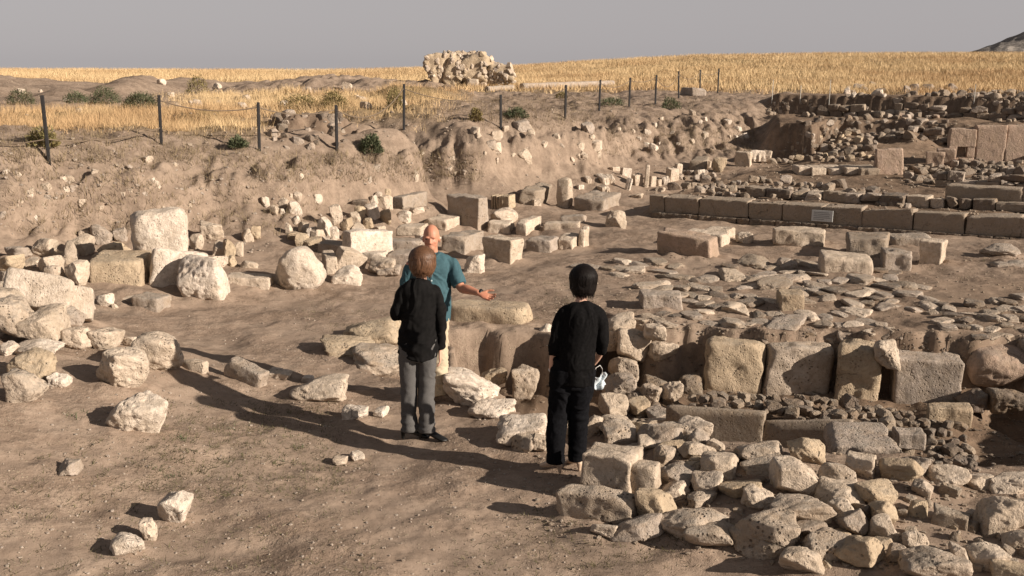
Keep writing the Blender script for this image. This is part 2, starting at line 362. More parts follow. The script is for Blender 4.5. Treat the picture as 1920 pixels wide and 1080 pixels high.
def grass_mask(X, Y, Z):
    n = fbm2(X*.25, Y*.35, 4, 91)
    px = 960 + X/np.maximum(Y, 1)*2060
    far = sstep(50, 56, Y + 2*n - 16*(1-sstep(760, 900, px)) + 3*sstep(1350, 1450, px))
    band = sstep(19.5, 22, Y + n - .002*(px-200))*(1-sstep(29, 33, Y + n))*(1-sstep(420, 560, px))*sstep(1.35, 1.6, Z)
    mid = sstep(26, 30, Y+1.5*n)*(1-sstep(43, 46, Y+n))*sstep(480, 560, px)*(1-sstep(760, 860, px))*sstep(1.35, 1.6, Z)
    mid2 = sstep(33, 36, Y+1.5*n)*(1-sstep(46, 47, Y))*sstep(300, 420, px)*(1-sstep(850, 900, px))*.6
    return np.clip(far + band + mid + mid2, 0, 1)
gr = grass_mask(GX, GY, GZ)
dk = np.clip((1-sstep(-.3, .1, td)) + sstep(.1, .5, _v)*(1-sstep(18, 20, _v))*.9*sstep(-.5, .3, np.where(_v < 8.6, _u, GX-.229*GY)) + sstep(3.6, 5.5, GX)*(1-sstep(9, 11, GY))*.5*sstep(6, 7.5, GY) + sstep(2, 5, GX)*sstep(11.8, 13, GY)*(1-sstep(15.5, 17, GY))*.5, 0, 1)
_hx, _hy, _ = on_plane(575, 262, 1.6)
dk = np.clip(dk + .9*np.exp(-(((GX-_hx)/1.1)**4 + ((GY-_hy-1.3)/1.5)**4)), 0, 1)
dzy, dzx = np.gradient(GZ, gy, gx); steep = sstep(.25, .7, np.hypot(dzx, dzy))*(1-sstep(60, 80, GY))
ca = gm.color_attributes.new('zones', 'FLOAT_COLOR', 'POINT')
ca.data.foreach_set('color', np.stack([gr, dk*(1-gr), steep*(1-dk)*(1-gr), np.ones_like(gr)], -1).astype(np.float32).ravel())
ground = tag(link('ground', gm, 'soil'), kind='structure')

# ------------------------------------------------------------------ stones
_ico = {}
def ico(sub):
    if sub not in _ico:
        bm = bmesh.new(); bmesh.ops.create_icosphere(bm, subdivisions=sub, radius=1)
        _ico[sub] = (np.array([v.co[:] for v in bm.verts]), np.array([[v.index for v in f.verts] for f in bm.faces])); bm.free()
    return _ico[sub]
_cub = {}
def cubegrid(nx_, ny_, nz_):
    k = (nx_, ny_, nz_)
    if k not in _cub:
        pts = {}; V = []; Fq = []
        def vid(a, b, c):
            if (a, b, c) not in pts: pts[(a, b, c)] = len(V); V.append((2*a/nx_-1, 2*b/ny_-1, 2*c/nz_-1))
            return pts[(a, b, c)]
        for ax, (n1, n2) in enumerate(((ny_, nz_), (nx_, nz_), (nx_, ny_))):
            for side in (0, 1):
                for i in range(n1):
                    for j in range(n2):
                        q = []
                        for di, dj in ((0,0),(1,0),(1,1),(0,1)):
                            c = [i+di, j+dj]; c.insert(ax, (nx_, ny_, nz_)[ax]*side); q.append(vid(*c))
                        if side == (ax == 1): q = q[::-1]
                        Fq.append(q)
        _cub[k] = (np.array(V), np.array(Fq))
    return _cub[k]
def _soft(dirs, N, D, p):
    q = np.maximum(dirs @ N.T, 0)/D
    return ((q**p).sum(1))**(-1.0/p)
def rock_geo(seed, sub=4, npl=11, p=14, rough=.045, pit=0, flat=False):
    rs = np.random.RandomState(seed); V, Fc = ico(sub)
    N = rs.normal(size=(npl, 3)); N /= np.linalg.norm(N, axis=1)[:, None]
    N = np.vstack([N, np.eye(3), -np.eye(3)]); D = np.concatenate([rs.uniform(.62, .95, npl), rs.uniform(.8, 1, 6)])
    r = _soft(V, N, D, p)
    P = V*r[:, None]
    P = P*(1 + rough*1.6*fbm3(P*1.3+seed, 2, seed))[:, None]
    P = P + V*(rough*fbm3(P*4+seed, 4, seed+5))[:, None]
    if pit: P = P - V*(pit*np.maximum(0, fbm3(P*7+seed*2, 3, seed+9)-.15))[:, None]
    lo, hi = P.min(0), P.max(0); P = (P-(lo+hi)/2)/(hi-lo)
    return P, Fc
def block_geo(seed, dims, chips=5, p=36, rough=.008, res=None, chip=.8, pit=0, taper=0):
    """a squared stone of the given size (metres) with knocked-off corners and worn arrises; unit in metres, centred"""
    rs = np.random.RandomState(seed); a = np.array(dims)/2; mx = max(dims)
    res = res or max(.018, mx/26)
    n = [int(np.clip(round(d/res), 4, 34)) for d in dims]
    V, Fq = cubegrid(*n); base = np.sign(V)*np.abs(V)**.92*a
    if taper: base[:, 0] *= 1 + taper*V[:, 2]
    dirs = base/np.linalg.norm(base, axis=1)[:, None]
    N = [np.eye(3)[i]*s for i in range(3) for s in (1, -1)]; D = [a[i] for i in range(3) for s in (1, -1)]
    for i in range(6):
        nn = N[i] + rs.normal(0, .035, 3); N[i] = nn/np.linalg.norm(nn)
    for _ in range(chips):
        c = rs.choice([-1, 1], 3)*rs.choice([0, 1], 3, p=[.3, .7]); c = c if np.abs(c).sum() > 1 else np.array([1, rs.choice([-1, 1]), 1])
        nn = c/ a*a.min() + rs.normal(0, .25, 3); nn = nn/np.linalg.norm(nn); sup = np.abs(nn*a).sum()
        N.append(nn); D.append(sup*rs.uniform(chip, .97))
    r = _soft(dirs, np.array(N), np.array(D), p)
    P = dirs*r[:, None]
    s = rough*(1 + mx)
    P = P + dirs*(s*fbm3(P*5+seed, 4, seed))[:, None] + dirs*(s*.8*fbm3(P*1.5+seed, 2, seed+3))[:, None]
    if pit: P = P - dirs*(pit*np.maximum(0, fbm3(P*9+seed, 3, seed+7)-.1))[:, None]
    return P, Fq
LIB = [mesh_np('stone_shape', *rock_geo(100+i, 3, 6+i % 3, 42, .022), smooth=False) for i in range(26)]
LIBB = [mesh_np('stone_block_shape', *(lambda g: (g[0]/(g[0].max(0)-g[0].min(0)), g[1]))(block_geo(300+i, (1, .8, .6), 4, 26, .02, res=.17)), smooth=False) for i in range(16)]
LIBS = [mesh_np('pebble_shape', *rock_geo(500+i, 2, 7, 18, .05), smooth=False) for i in range(12)]
rnd = random.Random(7)
N_ST = [0]; SKIRT = []
def place(box, kind='rock', yaw=0., z=None, mat='limestone_pale', label=None, cat='rock', group=None, seed=None, dep=.65, ratio=.75,
          tilt=(0., 0.), sink=.1, name=None, parent=None, hero=False, hh=None, rough=None, pit=0., chips=5, chip=.8, p=None, push=0., h=None, topf=None, fix=False, slabby=False):
    x0, y0, x1, y1 = box; cx = (x0+x1)/2; N_ST[0] += 1
    seed = seed if seed is not None else 1000 + N_ST[0]*7
    P = cast(cx, y1) if z is None else on_plane(cx, y1, z)
    depth = P[1]*math.cos(PITCH) + (CAM_H-P[2])*math.sin(PITCH); mpp = depth/FPX
    w = (x1-x0)*mpp; vis = (y1-y0)*mpp
    dist = math.hypot(P[0], P[1]); dl = math.atan2(CAM_H-P[2], dist); sd, cd = math.sin(dl), math.cos(dl)
    ps = math.radians(yaw)
    tf = topf if topf is not None else (.36 if kind == 'rock' else .34)
    fd = min(tf*vis/max(sd, .06), (1.15 if kind == 'rock' else 2.0)*w)
    if kind == 'rock': wl, ll = w, max(min(.6*vis/max(sd, .06), 1.05*w), .5*w); fd = ll
    else:
        c_, s_ = abs(math.cos(ps)), abs(math.sin(ps)); k2 = c_*c_ - s_*s_
        fd = max(fd, w*.35 + .0)
        wl, ll = ((w*c_ - fd*s_)/k2, (fd*c_ - w*s_)/k2) if abs(k2) > .15 else (0, 0)
        if fix or wl < .4*w or ll < .25*w:
            wl = w/(c_ + ratio*s_); ll = ratio*wl
        fd = wl*s_ + ll*c_
    H = max((vis - fd*sd)/cd, .45*vis)
    if kind == 'rock': H = max(math.sqrt(max(vis*vis - (fd*sd)**2, .01*vis*vis))/cd, .5*vis)
    if slabby and kind == 'rock':
        fd = ll = min(.85*vis/max(sd, .06), 1.5*w); H = max(.55*vis, (vis-.85*fd*sd)/cd*.8)
    if h: H = h
    H *= 1.06
    f = np.array([P[0], P[1], 0])/dist
    off = fd/2 if kind != 'rock' else min(fd/2, max(.08*fd, (vis/2 - (.5-sink)*H*cd)/max(sd, .06)))
    c = P + f*(off + push) ; base = P[2] if z is not None else min(P[2], float(hz(c[0], c[1])[0]) + .02)
    cz = base + H/2 - sink*H
    rot = (math.radians(tilt[0]), math.radians(tilt[1]), ps - math.atan2(P[0], P[1])*.0)
    if hero:
        if kind == 'rock':
            V, Fc = rock_geo(seed, 5, 10, p or 15, rough if rough is not None else .055, pit or .03); V = V*np.array([wl, ll, H*(1+sink)])
        else: V, Fc = block_geo(seed, (wl, ll, H*(1+sink)), chips, p or 36, rough if rough is not None else .015, chip=chip, pit=pit)
        me = mesh_np('stone_shape', V, Fc, True); sc = (1, 1, 1)
    else:
        me = (LIB if kind == 'rock' else LIBB)[seed % (26 if kind == 'rock' else 16)]; sc = (wl, ll, H*(1+sink))
        if kind == 'rock': rot = (rot[0], rot[1], rot[2] + (math.pi if seed % 3 == 0 else 0))
    o = link(name or ('rock' if kind == 'rock' else 'stone_block'), me, mat, parent, rel(parent, (c[0], c[1], cz)), rot, sc)
    if w > .12: SKIRT.append((c[0], c[1], max(w, .6*fd)*.5, base))
    if parent is None: tag(o, label, cat, group)
    return o

def tube_mesh(name, pts, r, n=6):
    pts = np.asarray(pts, float); V = []; Fc = []
    for i, p_ in enumerate(pts):
        t = pts[min(i+1, len(pts)-1)] - pts[max(i-1, 0)]; t /= np.linalg.norm(t)+1e-9
        a = np.cross(t, (0, 0, 1.)); a = a/(np.linalg.norm(a)+1e-9) if np.linalg.norm(a) > 1e-3 else np.array([1., 0, 0]); b = np.cross(a, t)
        for k in range(n): V.append(p_ + r*(a*math.cos(2*math.pi*k/n) + b*math.sin(2*math.pi*k/n)))
    for i in range(len(pts)-1):
        for k in range(n): Fc.append((i*n+k, i*n+(k+1) % n, (i+1)*n+(k+1) % n, (i+1)*n+k))
    return mesh_np(name, V, Fc, True)
# ------------------------------------------------------------------ single stones that can be told apart
def big(box, label, kind='block', cat='stone block', **k):
    k.setdefault('hero', True); k.setdefault('name', 'boulder' if cat == 'boulder' else 'rock' if kind == 'rock' else 'stone_slab' if cat == 'slab' else 'stone_block')
    return place(box, kind, label=label, cat=cat, **k)
PW, WH, YE, GR, RO, PK, DK, AB = ('limestone_pale', 'limestone_white', 'limestone_yellow', 'limestone_grey', 'limestone_rough', 'limestone_pink', 'limestone_dark', 'ashlar_brown')
# heap at the foot of the bank
big((238,378,366,482), 'huge rounded cream boulder resting on the yellow squared block', cat='boulder', yaw=24, ratio=.75, fix=True, z=.58, p=5, chips=3, mat=WH, seed=11, rough=.014, pit=.02)
big((180,484,284,552), 'squared mottled yellow block under the huge rounded boulder', yaw=6, ratio=.7, z=.2, mat=YE, seed=12, pit=.03, h=.44)
big((284,458,396,546), 'tilted pinkish slab leaning between the yellow block and the pitted boulder', yaw=22, ratio=.4, fix=True, z=.2, mat=WH, seed=13, tilt=(-10,8), p=16, h=.5)
big((340,482,431,566), 'pitted round boulder with a dark broken side beside the tilted pinkish slab', 'rock', 'boulder', mat=WH, seed=14, pit=.10, dep=.9, rough=.03, p=10)
big((255,546,321,588), 'small grey rounded block lying alone before the yellow block', yaw=-14, ratio=.6, mat=GR, seed=15, p=12, cat='stone block')
big((206,550,320,574), 'low pale kerb stone half buried behind the small grey block', yaw=2, ratio=.35, mat=PW, seed=16, cat='slab')
big((84,528,190,602), 'thick cream slab with a square corner leaning on the boulder heap', yaw=24, ratio=.5, mat=WH, seed=17, tilt=(-18,8), p=30, z=.42)
big((12,504,150,592), 'broad smooth cream slab standing behind the square cornered slab', yaw=12, ratio=.35, mat=WH, seed=18, tilt=(-24,10), z=.52, p=14)
big((-30,545,62,606), 'broken pale boulder below the broad smooth slab', 'rock', 'boulder', mat=PW, seed=19, dep=.7, z=.55)
big((-20,562,66,628), 'rough brown crusted rock on the heap beside the smooth slabs', 'rock', 'rock', mat=RO, seed=20, pit=.08, dep=.6, z=.58)
big((37,580,125,638), 'rounded cream rock with a flat lit top on the heap edge', 'rock', 'rock', mat=PW, seed=21, dep=.8, tilt=(0,-8), z=.52)
big((94,570,160,614), 'dark grey weathered rock wedged under the square cornered slab', 'rock', 'rock', mat=GR, seed=22, dep=.8)
big((512,463,613,548), 'upright column drum with a pale chiselled round face and rough back', 'rock', 'column drum', mat=WH, seed=23, topf=.2, p=9, pit=.05, rough=.045, name='column_drum')
big((426,512,512,541), 'long low kerb stone between the pitted boulder and the column drum', yaw=-2, ratio=.45, mat=PW, seed=24, cat='slab')
big((646,425,738,482), 'long white slab with a bright cut side lying by the rubble pile', yaw=42, ratio=.28, mat=WH, seed=25, cat='slab', p=50, chips=2, z=.2)
big((596,450,668,478), 'flat grey topped slab between the column drum and the long white slab', yaw=-22, ratio=.6, mat=GR, seed=26, cat='slab', z=.22)
big((596,466,642,514), 'rounded pale block close beside the column drum', yaw=15, ratio=.8, mat=PW, seed=27, p=14)
big((628,466,684,513), 'slanting pale slab propped against the rounded block', yaw=38, ratio=.4, mat=PW, seed=28, cat='slab', tilt=(10,20))
big((680,469,728,491), 'small white slab lying across the fallen slabs', yaw=-12, ratio=.45, mat=WH, seed=29, cat='slab', z=.15)
big((624,502,680,534), 'pale angular rock in front of the slanting slab', 'rock', 'rock', mat=WH, seed=30)
big((690,486,745,517), 'cream flat rock beside the dark grey rock', 'rock', 'rock', mat=PW, seed=31)
big((708,497,754,520), 'dark grey rounded rock at the edge of the fallen slabs', 'rock', 'rock', mat=GR, seed=32)
big((714,443,800,476), 'long dark fronted slab under the fallen slabs', yaw=-8, ratio=.5, mat=GR, seed=33, cat='slab')
big((728,464,792,502), 'brown fronted slab behind the bearded man', yaw=-12, ratio=.6, mat=GR, seed=34, cat='slab')
big((744,418,800,441), 'rounded pale slab above the dark fronted slab', yaw=-10, ratio=.6, mat=PW, seed=35, cat='slab', z=.3)
big((735,358,801,391), 'squared block on top of the rubble pile with a lit end', yaw=-30, ratio=.8, mat=GR, seed=36, z=.62, chips=2)
big((837,363,918,432), 'tall block with a dark broad face and lit end behind the man', yaw=-34, ratio=.45, mat=GR, seed=37, p=50)
big((796,400,866,437), 'wedge shaped block with a lit slanting top behind the man', yaw=-20, ratio=.6, mat=PW, seed=38, chips=8, chip=.6)
big((830,428,908,479), 'thick brown block with a lit end beside the big block of the pale row', yaw=-22, ratio=.6, mat=GR, seed=39)
big((903,438,986,498), 'large squared block with a white lit end in front of the fallen row', yaw=-36, ratio=.75, mat=PW, seed=40, p=50, chips=3)
big((983,438,1053,477), 'rounded block second in the fallen row beside the large squared block', yaw=-18, ratio=.7, mat=GR, seed=41, p=14)
big((1043,437,1092,470), 'short cream ended block third in the fallen row', yaw=-20, ratio=.9, mat=PW, seed=42)
big((1083,424,1106,466), 'narrow upright pale stone closing the fallen row', yaw=-15, ratio=1.2, mat=PW, seed=43, p=16)
big((1018,413,1090,434), 'flat slab with a lit end lying behind the fallen row', yaw=-12, ratio=.6, mat=PW, seed=44, cat='slab')
big((1050,401,1100,421), 'thin dark edged slab at the back of the fallen row', yaw=-10, ratio=.6, mat=GR, seed=45, cat='slab')
big((914,408,968,440), 'pale notched block behind the large squared block', yaw=-12, ratio=.8, mat=PW, seed=46, chips=7, chip=.7)
big((963,404,1018,442), 'fluted pale block behind the rounded second block', yaw=-24, ratio=.8, mat=PW, seed=47)
big((918,392,972,420), 'cream broken rock at the back of the fallen blocks', 'rock', 'rock', mat=PW, seed=48)
big((868,478,910,514), 'small rough cream rock beside the man and the large squared block', 'rock', 'rock', mat=WH, seed=49)
big((1134,396,1174,429), 'lone cone shaped rock with one lit face on the open floor', 'rock', 'rock', mat=PW, seed=52, p=26, dep=.9)
big((974,341,1038,387), 'dark faced slanting block at the foot of the bank', yaw=-16, ratio=.5, mat=AB, seed=53, tilt=(0,10))
big((1043,334,1075,392), 'upright half drum with a lit top standing at the foot of the bank', yaw=-20, ratio=.9, mat=PW, seed=54, p=12, cat='column drum', name='column_drum')
cb = big((1072,358,1166,399), 'block with a carved swirling relief on its lit end', yaw=-26, ratio=.55, mat=GR, seed=55, rough=.012, pit=.05)
big((1288,292,1336,322), 'dark fronted block with a thin white end beside the bank', yaw=-12, ratio=.4, mat=AB, seed=57)
big((1334,296,1361,325), 'rounded brown boulder beside the thin ended block by the bank', 'rock', 'boulder', mat=YE, seed=58)
big((1378,284,1410,315), 'pale upright fragment beside a ring shaped stone', yaw=-26, ratio=.6, mat=PW, seed=59)
# squared blocks on the open floor
big((1227,436,1350,487), 'squared brown block with a lit long side on the open floor', yaw=-27, ratio=1.5, mat=PK, seed=60, p=60, chips=1, h=.36)
big((1280,427,1372,466), 'worn slab continuing behind the squared brown block', yaw=-27, ratio=1.0, mat=PW, seed=61, cat='slab')
big((1312,421,1382,456), 'rough pale slab at the far end of the worn slabs', yaw=-24, ratio=.9, mat=PW, seed=62, cat='slab', pit=.04)
big((1442,420,1552,468), 'broken block with a fresh orange lit corner before the stone kerb', yaw=-14, ratio=.7, mat=PW, seed=63, chips=8, chip=.65)
big((1574,431,1674,488), 'long dark faced block of the corner group on the floor', yaw=-18, ratio=.4, mat=AB, seed=64, chips=2)
big((1532,468,1634,517), 'pale topped block lying before the corner group', yaw=-8, ratio=.5, mat=PW, seed=65, p=26)
big((1643,461,1714,511), 'squared block of the corner group with a narrow lit end', yaw=-14, ratio=.9, mat=GR, seed=66, p=50, chips=2)
big((1662,436,1746,466), 'flat topped slab joining the blocks of the corner group', yaw=-10, ratio=.8, mat=GR, seed=67, cat='slab')
big((1714,443,1781,499), 'long block of the corner group with a bright lit side', yaw=-30, ratio=1.7, mat=PW, seed=68, p=50, chips=2)
big((1454,484,1492,504), 'small rounded rock between the broken block and the flagstones', 'rock', 'rock', mat=GR, seed=69)
big((1379,437,1410,457), 'small pale rock beside the rough slab end', 'rock', 'rock', mat=PW, seed=70)
big((1842,460,1908,482), 'low grey earth covered stone beside the long flat slab', 'rock', 'rock', mat=GR, seed=71)
big((1855,488,1960,504), 'long flat grey slab sunk in the floor below the kerb', yaw=-2, ratio=.3, mat=GR, seed=72, cat='slab')
big((1200,543,1278,578), 'overhanging flat slab casting a deep shadow on the flagstones', yaw=-6, ratio=.6, mat=GR, seed=73, cat='slab', z=.05)
big((1456,540,1506,584), 'upright tan block standing among the flagstones', yaw=-6, ratio=.6, mat=YE, seed=74)
big((1640,279,1690,329), 'upright squared block standing at the end of the white course', yaw=-6, ratio=.35, fix=True, mat=PK, seed=75, p=60, chips=2)
big((1734,284,1770,314), 'small upright block with a bright edge beside the stepped stone', yaw=-20, ratio=.5, fix=True, mat=PK, seed=76)
# around the pit
big((830,564,1002,618), 'long weathered slab with a dark front overhanging the pit', yaw=-16, ratio=.5, mat=YE, seed=80, p=10, rough=.014, cat='slab', z=-.04, h=.25, topf=.5)
big((640,598,762,662), 'massive cream crusted rock half buried behind the woman in grey trousers', 'rock', 'boulder', mat=YE, seed=81, pit=.04, dep=1.0, z=-.05)
big((598,634,706,672), 'low brown rock with a dark side at the edge of the hollow', 'rock', 'rock', mat=YE, seed=82, dep=.7)
big((658,652,768,708), 'crusted boulder with a dark undercut front in the hollow', 'rock', 'boulder', mat=RO, seed=83, pit=.07, dep=.9, z=-.1)
big((546,709,652,758), 'cream rock with a dark broken end lying in the shadow of the man', 'rock', 'rock', mat=PW, seed=84, pit=.04, dep=.7)
big((420,674,506,727), 'squared pale stone tilted over at the end of the long shadow', yaw=-28, ratio=.45, mat=GR, seed=85, tilt=(0,18))
big((640,762,692,788), 'small white angular rock on bare ground by the woman in grey', 'rock', 'rock', mat=WH, seed=86)
big((824,697,941,762), 'rough cream rock on the lip of the pit beside the man shoes', 'rock', 'boulder', mat=WH, seed=87, pit=.12, dep=.7, tilt=(0,14), rough=.06)
big((877,749,969,787), 'pale jagged rock just below the rough rock on the pit lip', 'rock', 'rock', mat=WH, seed=88, pit=.10, rough=.06)
big((1118,594,1192,655), 'large cream crusted boulder behind the woman in black', 'rock', 'boulder', mat=PW, seed=89, pit=.04, z=-.3)
big((1154,616,1219,680), 'round pitted cream boulder stacked at the corner of the trench', 'rock', 'boulder', mat=PW, seed=90, pit=.05, z=-.42, dep=.8)
big((1212,638,1270,684), 'half shaded grey boulder beside the round pitted boulder', 'rock', 'boulder', mat=PW, seed=91, z=-.45)
big((1140,668,1197,714), 'mottled rounded boulder under the round pitted boulder', 'rock', 'boulder', mat=RO, seed=92, z=-.62, pit=.04)
big((1205,608,1248,637), 'tooth shaped cream rock on the trench edge', 'rock', 'rock', mat=PW, seed=93, z=-.1)
big((958,690,1012,742), 'brown earthy rock low on the pit wall', 'rock', 'rock', mat=RO, seed=146, z=-.6, pit=.06)
big((1000,655,1040,710), 'dark narrow rock set in the pit corner', 'rock', 'rock', mat=DK, seed=147, z=-.55)
big((900,690,952,728), 'lump of pale mortar fallen at the foot of the pit wall', 'rock', 'rock', mat=YE, seed=148, z=-.55, pit=.06)
big((1004,610,1042,650), 'white topped rock by the elbow of the woman in black', 'rock', 'rock', mat=WH, seed=94, z=-.2)
big((1128,703,1192,742), 'flat topped grey rock in the trench beside the folded paper', 'rock', 'rock', mat=GR, seed=95, z=-.62)
big((1196,721,1242,754), 'brown rounded rock standing in the trench shadow', 'rock', 'rock', mat=RO, seed=96, z=-.66)
big((1238,718,1280,757), 'leaning pale edged rock in the trench beside the slab wall', 'rock', 'rock', mat=PW, seed=97, z=-.68)
# loose stones by the long shadow
big((257,626,346,702), 'smooth rounded cream boulder where the long shadow ends', 'rock', 'boulder', mat=PW, seed=101, dep=.8, p=11)
big((190,655,281,732), 'long knobbly cream rock sloping down beside the smooth boulder', 'rock', 'rock', mat=PW, seed=102, pit=.06, tilt=(0,26), topf=.25, rough=.06)
big((210,734,314,814), 'honeycombed cream boulder lying alone on the slope', 'rock', 'boulder', mat=WH, seed=103, pit=.11, tilt=(0,18), dep=.85)
big((338,672,394,702), 'flat pale slab lying in line with the long shadow', yaw=-20, ratio=.5, mat=PW, seed=104, cat='slab')
big((125,612,182,656), 'cream angular rock at the foot of the heap', 'rock', 'rock', mat=PW, seed=105)
big((174,617,230,657), 'pale cracked rock touching the angular rock', 'rock', 'rock', mat=PW, seed=106)
big((26,638,114,670), 'flat pale rock on the crest of the earth hump', 'rock', 'rock', mat=WH, seed=107)
big((20,655,112,713), 'lumpy yellowish rock stacked on the earth hump', 'rock', 'rock', mat=YE, seed=108, pit=.1)
big((14,694,87,757), 'dark based crumbling rock at the bottom of the hump', 'rock', 'rock', mat=RO, seed=109, pit=.1)
big((94,699,133,728), 'small pale rock lying beside the crumbling rock', 'rock', 'rock', mat=WH, seed=110)
big((300,921,358,981), 'white wedge shaped rock bedded in the bare slope', 'rock', 'rock', mat=WH, seed=111, tilt=(20,20))
big((264,976,297,1014), 'small pale pointed stone below the white wedge', 'rock', 'rock', mat=PW, seed=112)
big((201,1002,275,1043), 'white flat rock lowest on the bare slope', 'rock', 'rock', mat=WH, seed=113)
big((108,864,152,894), 'grey and white angular stone alone on the bare slope', 'rock', 'rock', mat=GR, seed=114)
big((655,846,684,864), 'little white stone just below the long shadow', 'rock', 'rock', mat=WH, seed=115)
big((624,857,652,873), 'little pale stone beside the little white one', 'rock', 'rock', mat=PW, seed=116)
# tumbled wall in the foreground
big((1081,820,1209,920), 'squared block with a rough pale top beside the beige shoes', yaw=-22, ratio=.6, mat=PW, seed=129, p=40, z=.14, topf=.45, chips=3, rough=.012)
big((1170,860,1238,936), 'smaller upright block set against the squared block', yaw=-24, ratio=.7, mat=PW, seed=119, p=40, z=.08, topf=.3)
big((1042,903,1198,992), 'dark faced broken block under the squared block in the foreground', yaw=-18, ratio=.45, mat=RO, seed=122, pit=.04, topf=.4, fix=False)
big((1224,955,1378,1014), 'flat crusted rock with a deep shaded front in the foreground', 'rock', 'boulder', mat=RO, seed=123, pit=.06)
big((1364,958,1492,1044), 'big rounded crusted boulder at the foot of the tumbled wall', 'rock', 'boulder', mat=RO, p=24, seed=124, pit=.08, dep=.8)
big((929,780,1028,832), 'pale pitted rock behind the legs of the woman in black', 'rock', 'boulder', mat=WH, seed=125, pit=.09)
big((1092,780,1132,820), 'smooth cream rock between her legs and the rubble', 'rock', 'rock', mat=PW, seed=126)
big((1308,848,1392,898), 'domed cream boulder in the middle of the rubble', 'rock', 'boulder', mat=PW, p=24, seed=127)
big((1378,828,1472,874), 'grey speckled humped rock near the slab wall', 'rock', 'boulder', mat=RO, p=24, seed=128)
big((1474,819,1545,870), 'rounded tan rock with a split lit side by the flat slab', 'rock', 'boulder', mat=YE, seed=129, p=24)
big((1445,860,1540,928), 'sharp peaked brown boulder with one bright facet', 'rock', 'boulder', mat=PW, seed=130, p=30, rough=.02)
big((1526,903,1618,958), 'mottled block shaped rock beside the peaked boulder', 'rock', 'boulder', mat=PW, seed=131, p=22)
big((1598,903,1680,953), 'cream wrinkled rock beside the mottled rock', 'rock', 'boulder', mat=YE, p=24, seed=132)
big((1440,934,1562,988), 'long grey crumbling rock before the peaked boulder', 'rock', 'boulder', mat=RO, p=24, seed=133, pit=.08)
big((1543,799,1678,866), 'thick flat slab with a pitted top and a white lit edge', yaw=-8, ratio=.9, mat=GR, seed=134, cat='slab', z=-.1, topf=.75, pit=.03, p=50, chips=2)
big((1672,798,1732,842), 'broken hollow slab beside the thick flat slab', yaw=-6, ratio=.7, mat=GR, seed=135, cat='slab', z=-.45)
big((1738,943,1822,1000), 'brown rectangular block tipped over in the rubble', yaw=-26, ratio=.5, mat=AB, seed=136, p=40, tilt=(0,8))
big((1828,929,1914,1000), 'jagged cream boulder with a dark cleft in the rubble', 'rock', 'boulder', mat=PW, seed=137, p=24)
big((1688,1034,1808,1096), 'brown boulder with a crusted top in a patch of shade', 'rock', 'boulder', mat=RO, p=24, seed=138)
big((1388,914,1452,957), 'folded looking tan rock below the domed boulder', 'rock', 'rock', mat=PW, p=24, seed=139)
big((1344,899,1428,937), 'flat smooth tan rock beside the folded rock', 'rock', 'rock', mat=YE, p=24, seed=140)
big((1848,888,1960,927), 'striped pale slab like rock along the trench lip', 'rock', 'rock', mat=PW, seed=141)
big((1738,873,1812,912), 'smooth lit slab rock on the trench lip', 'rock', 'rock', mat=PW, seed=142)
big((1735,752,1818,802), 'short tan block under the end of the great wall', yaw=-12, ratio=.7, mat=YE, seed=143, z=-.72)
big((1498,996,1604,1054), 'crumbling earthy rock at the foot of the wall', 'rock', 'rock', mat=RO, seed=144, pit=.06)
big((1636,643,1684,688), 'cream split rock wedged above the great blocks', 'rock', 'rock', mat=PW, seed=145, z=-.22)

TONE = {PW: 'pale', WH: 'whitish', YE: 'yellowish', GR: 'grey', RO: 'crusted', PK: 'pinkish', DK: 'dark', AB: 'brown'}
# ------------------------------------------------------------------ look-alike loose stones, told apart only by their place
def many(boxes, label, group, mats, name='rock', cat='rock', kind='rock', grow_=1.0, **k):
    for i, b in enumerate(boxes):
        cx_, w_, h_ = (b[0]+b[2])/2, (b[2]-b[0])*grow_, (b[3]-b[1])*grow_; b = (cx_-w_/2, b[3]-h_, cx_+w_/2, b[3])
        kk = dict(k); w = b[2]-b[0]
        if 'yaw' not in kk: kk['yaw'] = rnd.uniform(-35, 35)
        m_ = mats[i % len(mats)]; lb = label.format(tone=TONE[m_], size='big' if w > 48 else 'small' if w < 26 else 'middling', form='long' if w > 1.55*(b[3]-b[1]) else 'stubby')
        place(b, kind, label=lb, cat=cat, group=group, name=name, mat=m_, hero=w > 40, tilt=(rnd.uniform(-12, 12), rnd.uniform(-14, 14)), **kk)
many([(62,448,108,488),(18,462,60,486),(0,480,53,512),(72,482,116,510),(120,455,149,497),(138,440,173,482),(170,425,213,462),(190,455,241,484),(128,490,166,537),(84,500,121,532),(44,485,76,502),(0,510,36,537),(28,505,52,522),(150,433,172,450),(175,475,196,497),(0,530,24,548),(215,430,240,455),(95,470,120,488),(40,520,70,540)],
     '{form} {size} {tone} stone in the tumbled wall against the bank', 'stones of the tumbled wall against the bank', [PW, GR, YE, PW, RO], z=None)
many([(375,418,421,454),(420,450,441,487),(438,455,458,482),(455,430,476,454),(470,425,489,452),(400,455,429,484),(395,480,426,502),(425,480,443,500),(452,490,481,504),(360,440,380,470)],
     '{form} {size} {tone} stone in the cluster beside the huge rounded boulder', 'cream stones beside the huge boulder', [PW, YE, PW])
many([(490,370,506,390),(515,372,541,394),(540,378,566,402),(545,362,564,382),(583,365,603,384),(507,385,523,404),(523,392,535,404)],
     '{form} {tone} stone in the little scatter halfway down the bank', 'scatter of stones halfway down the bank', [WH, PW])
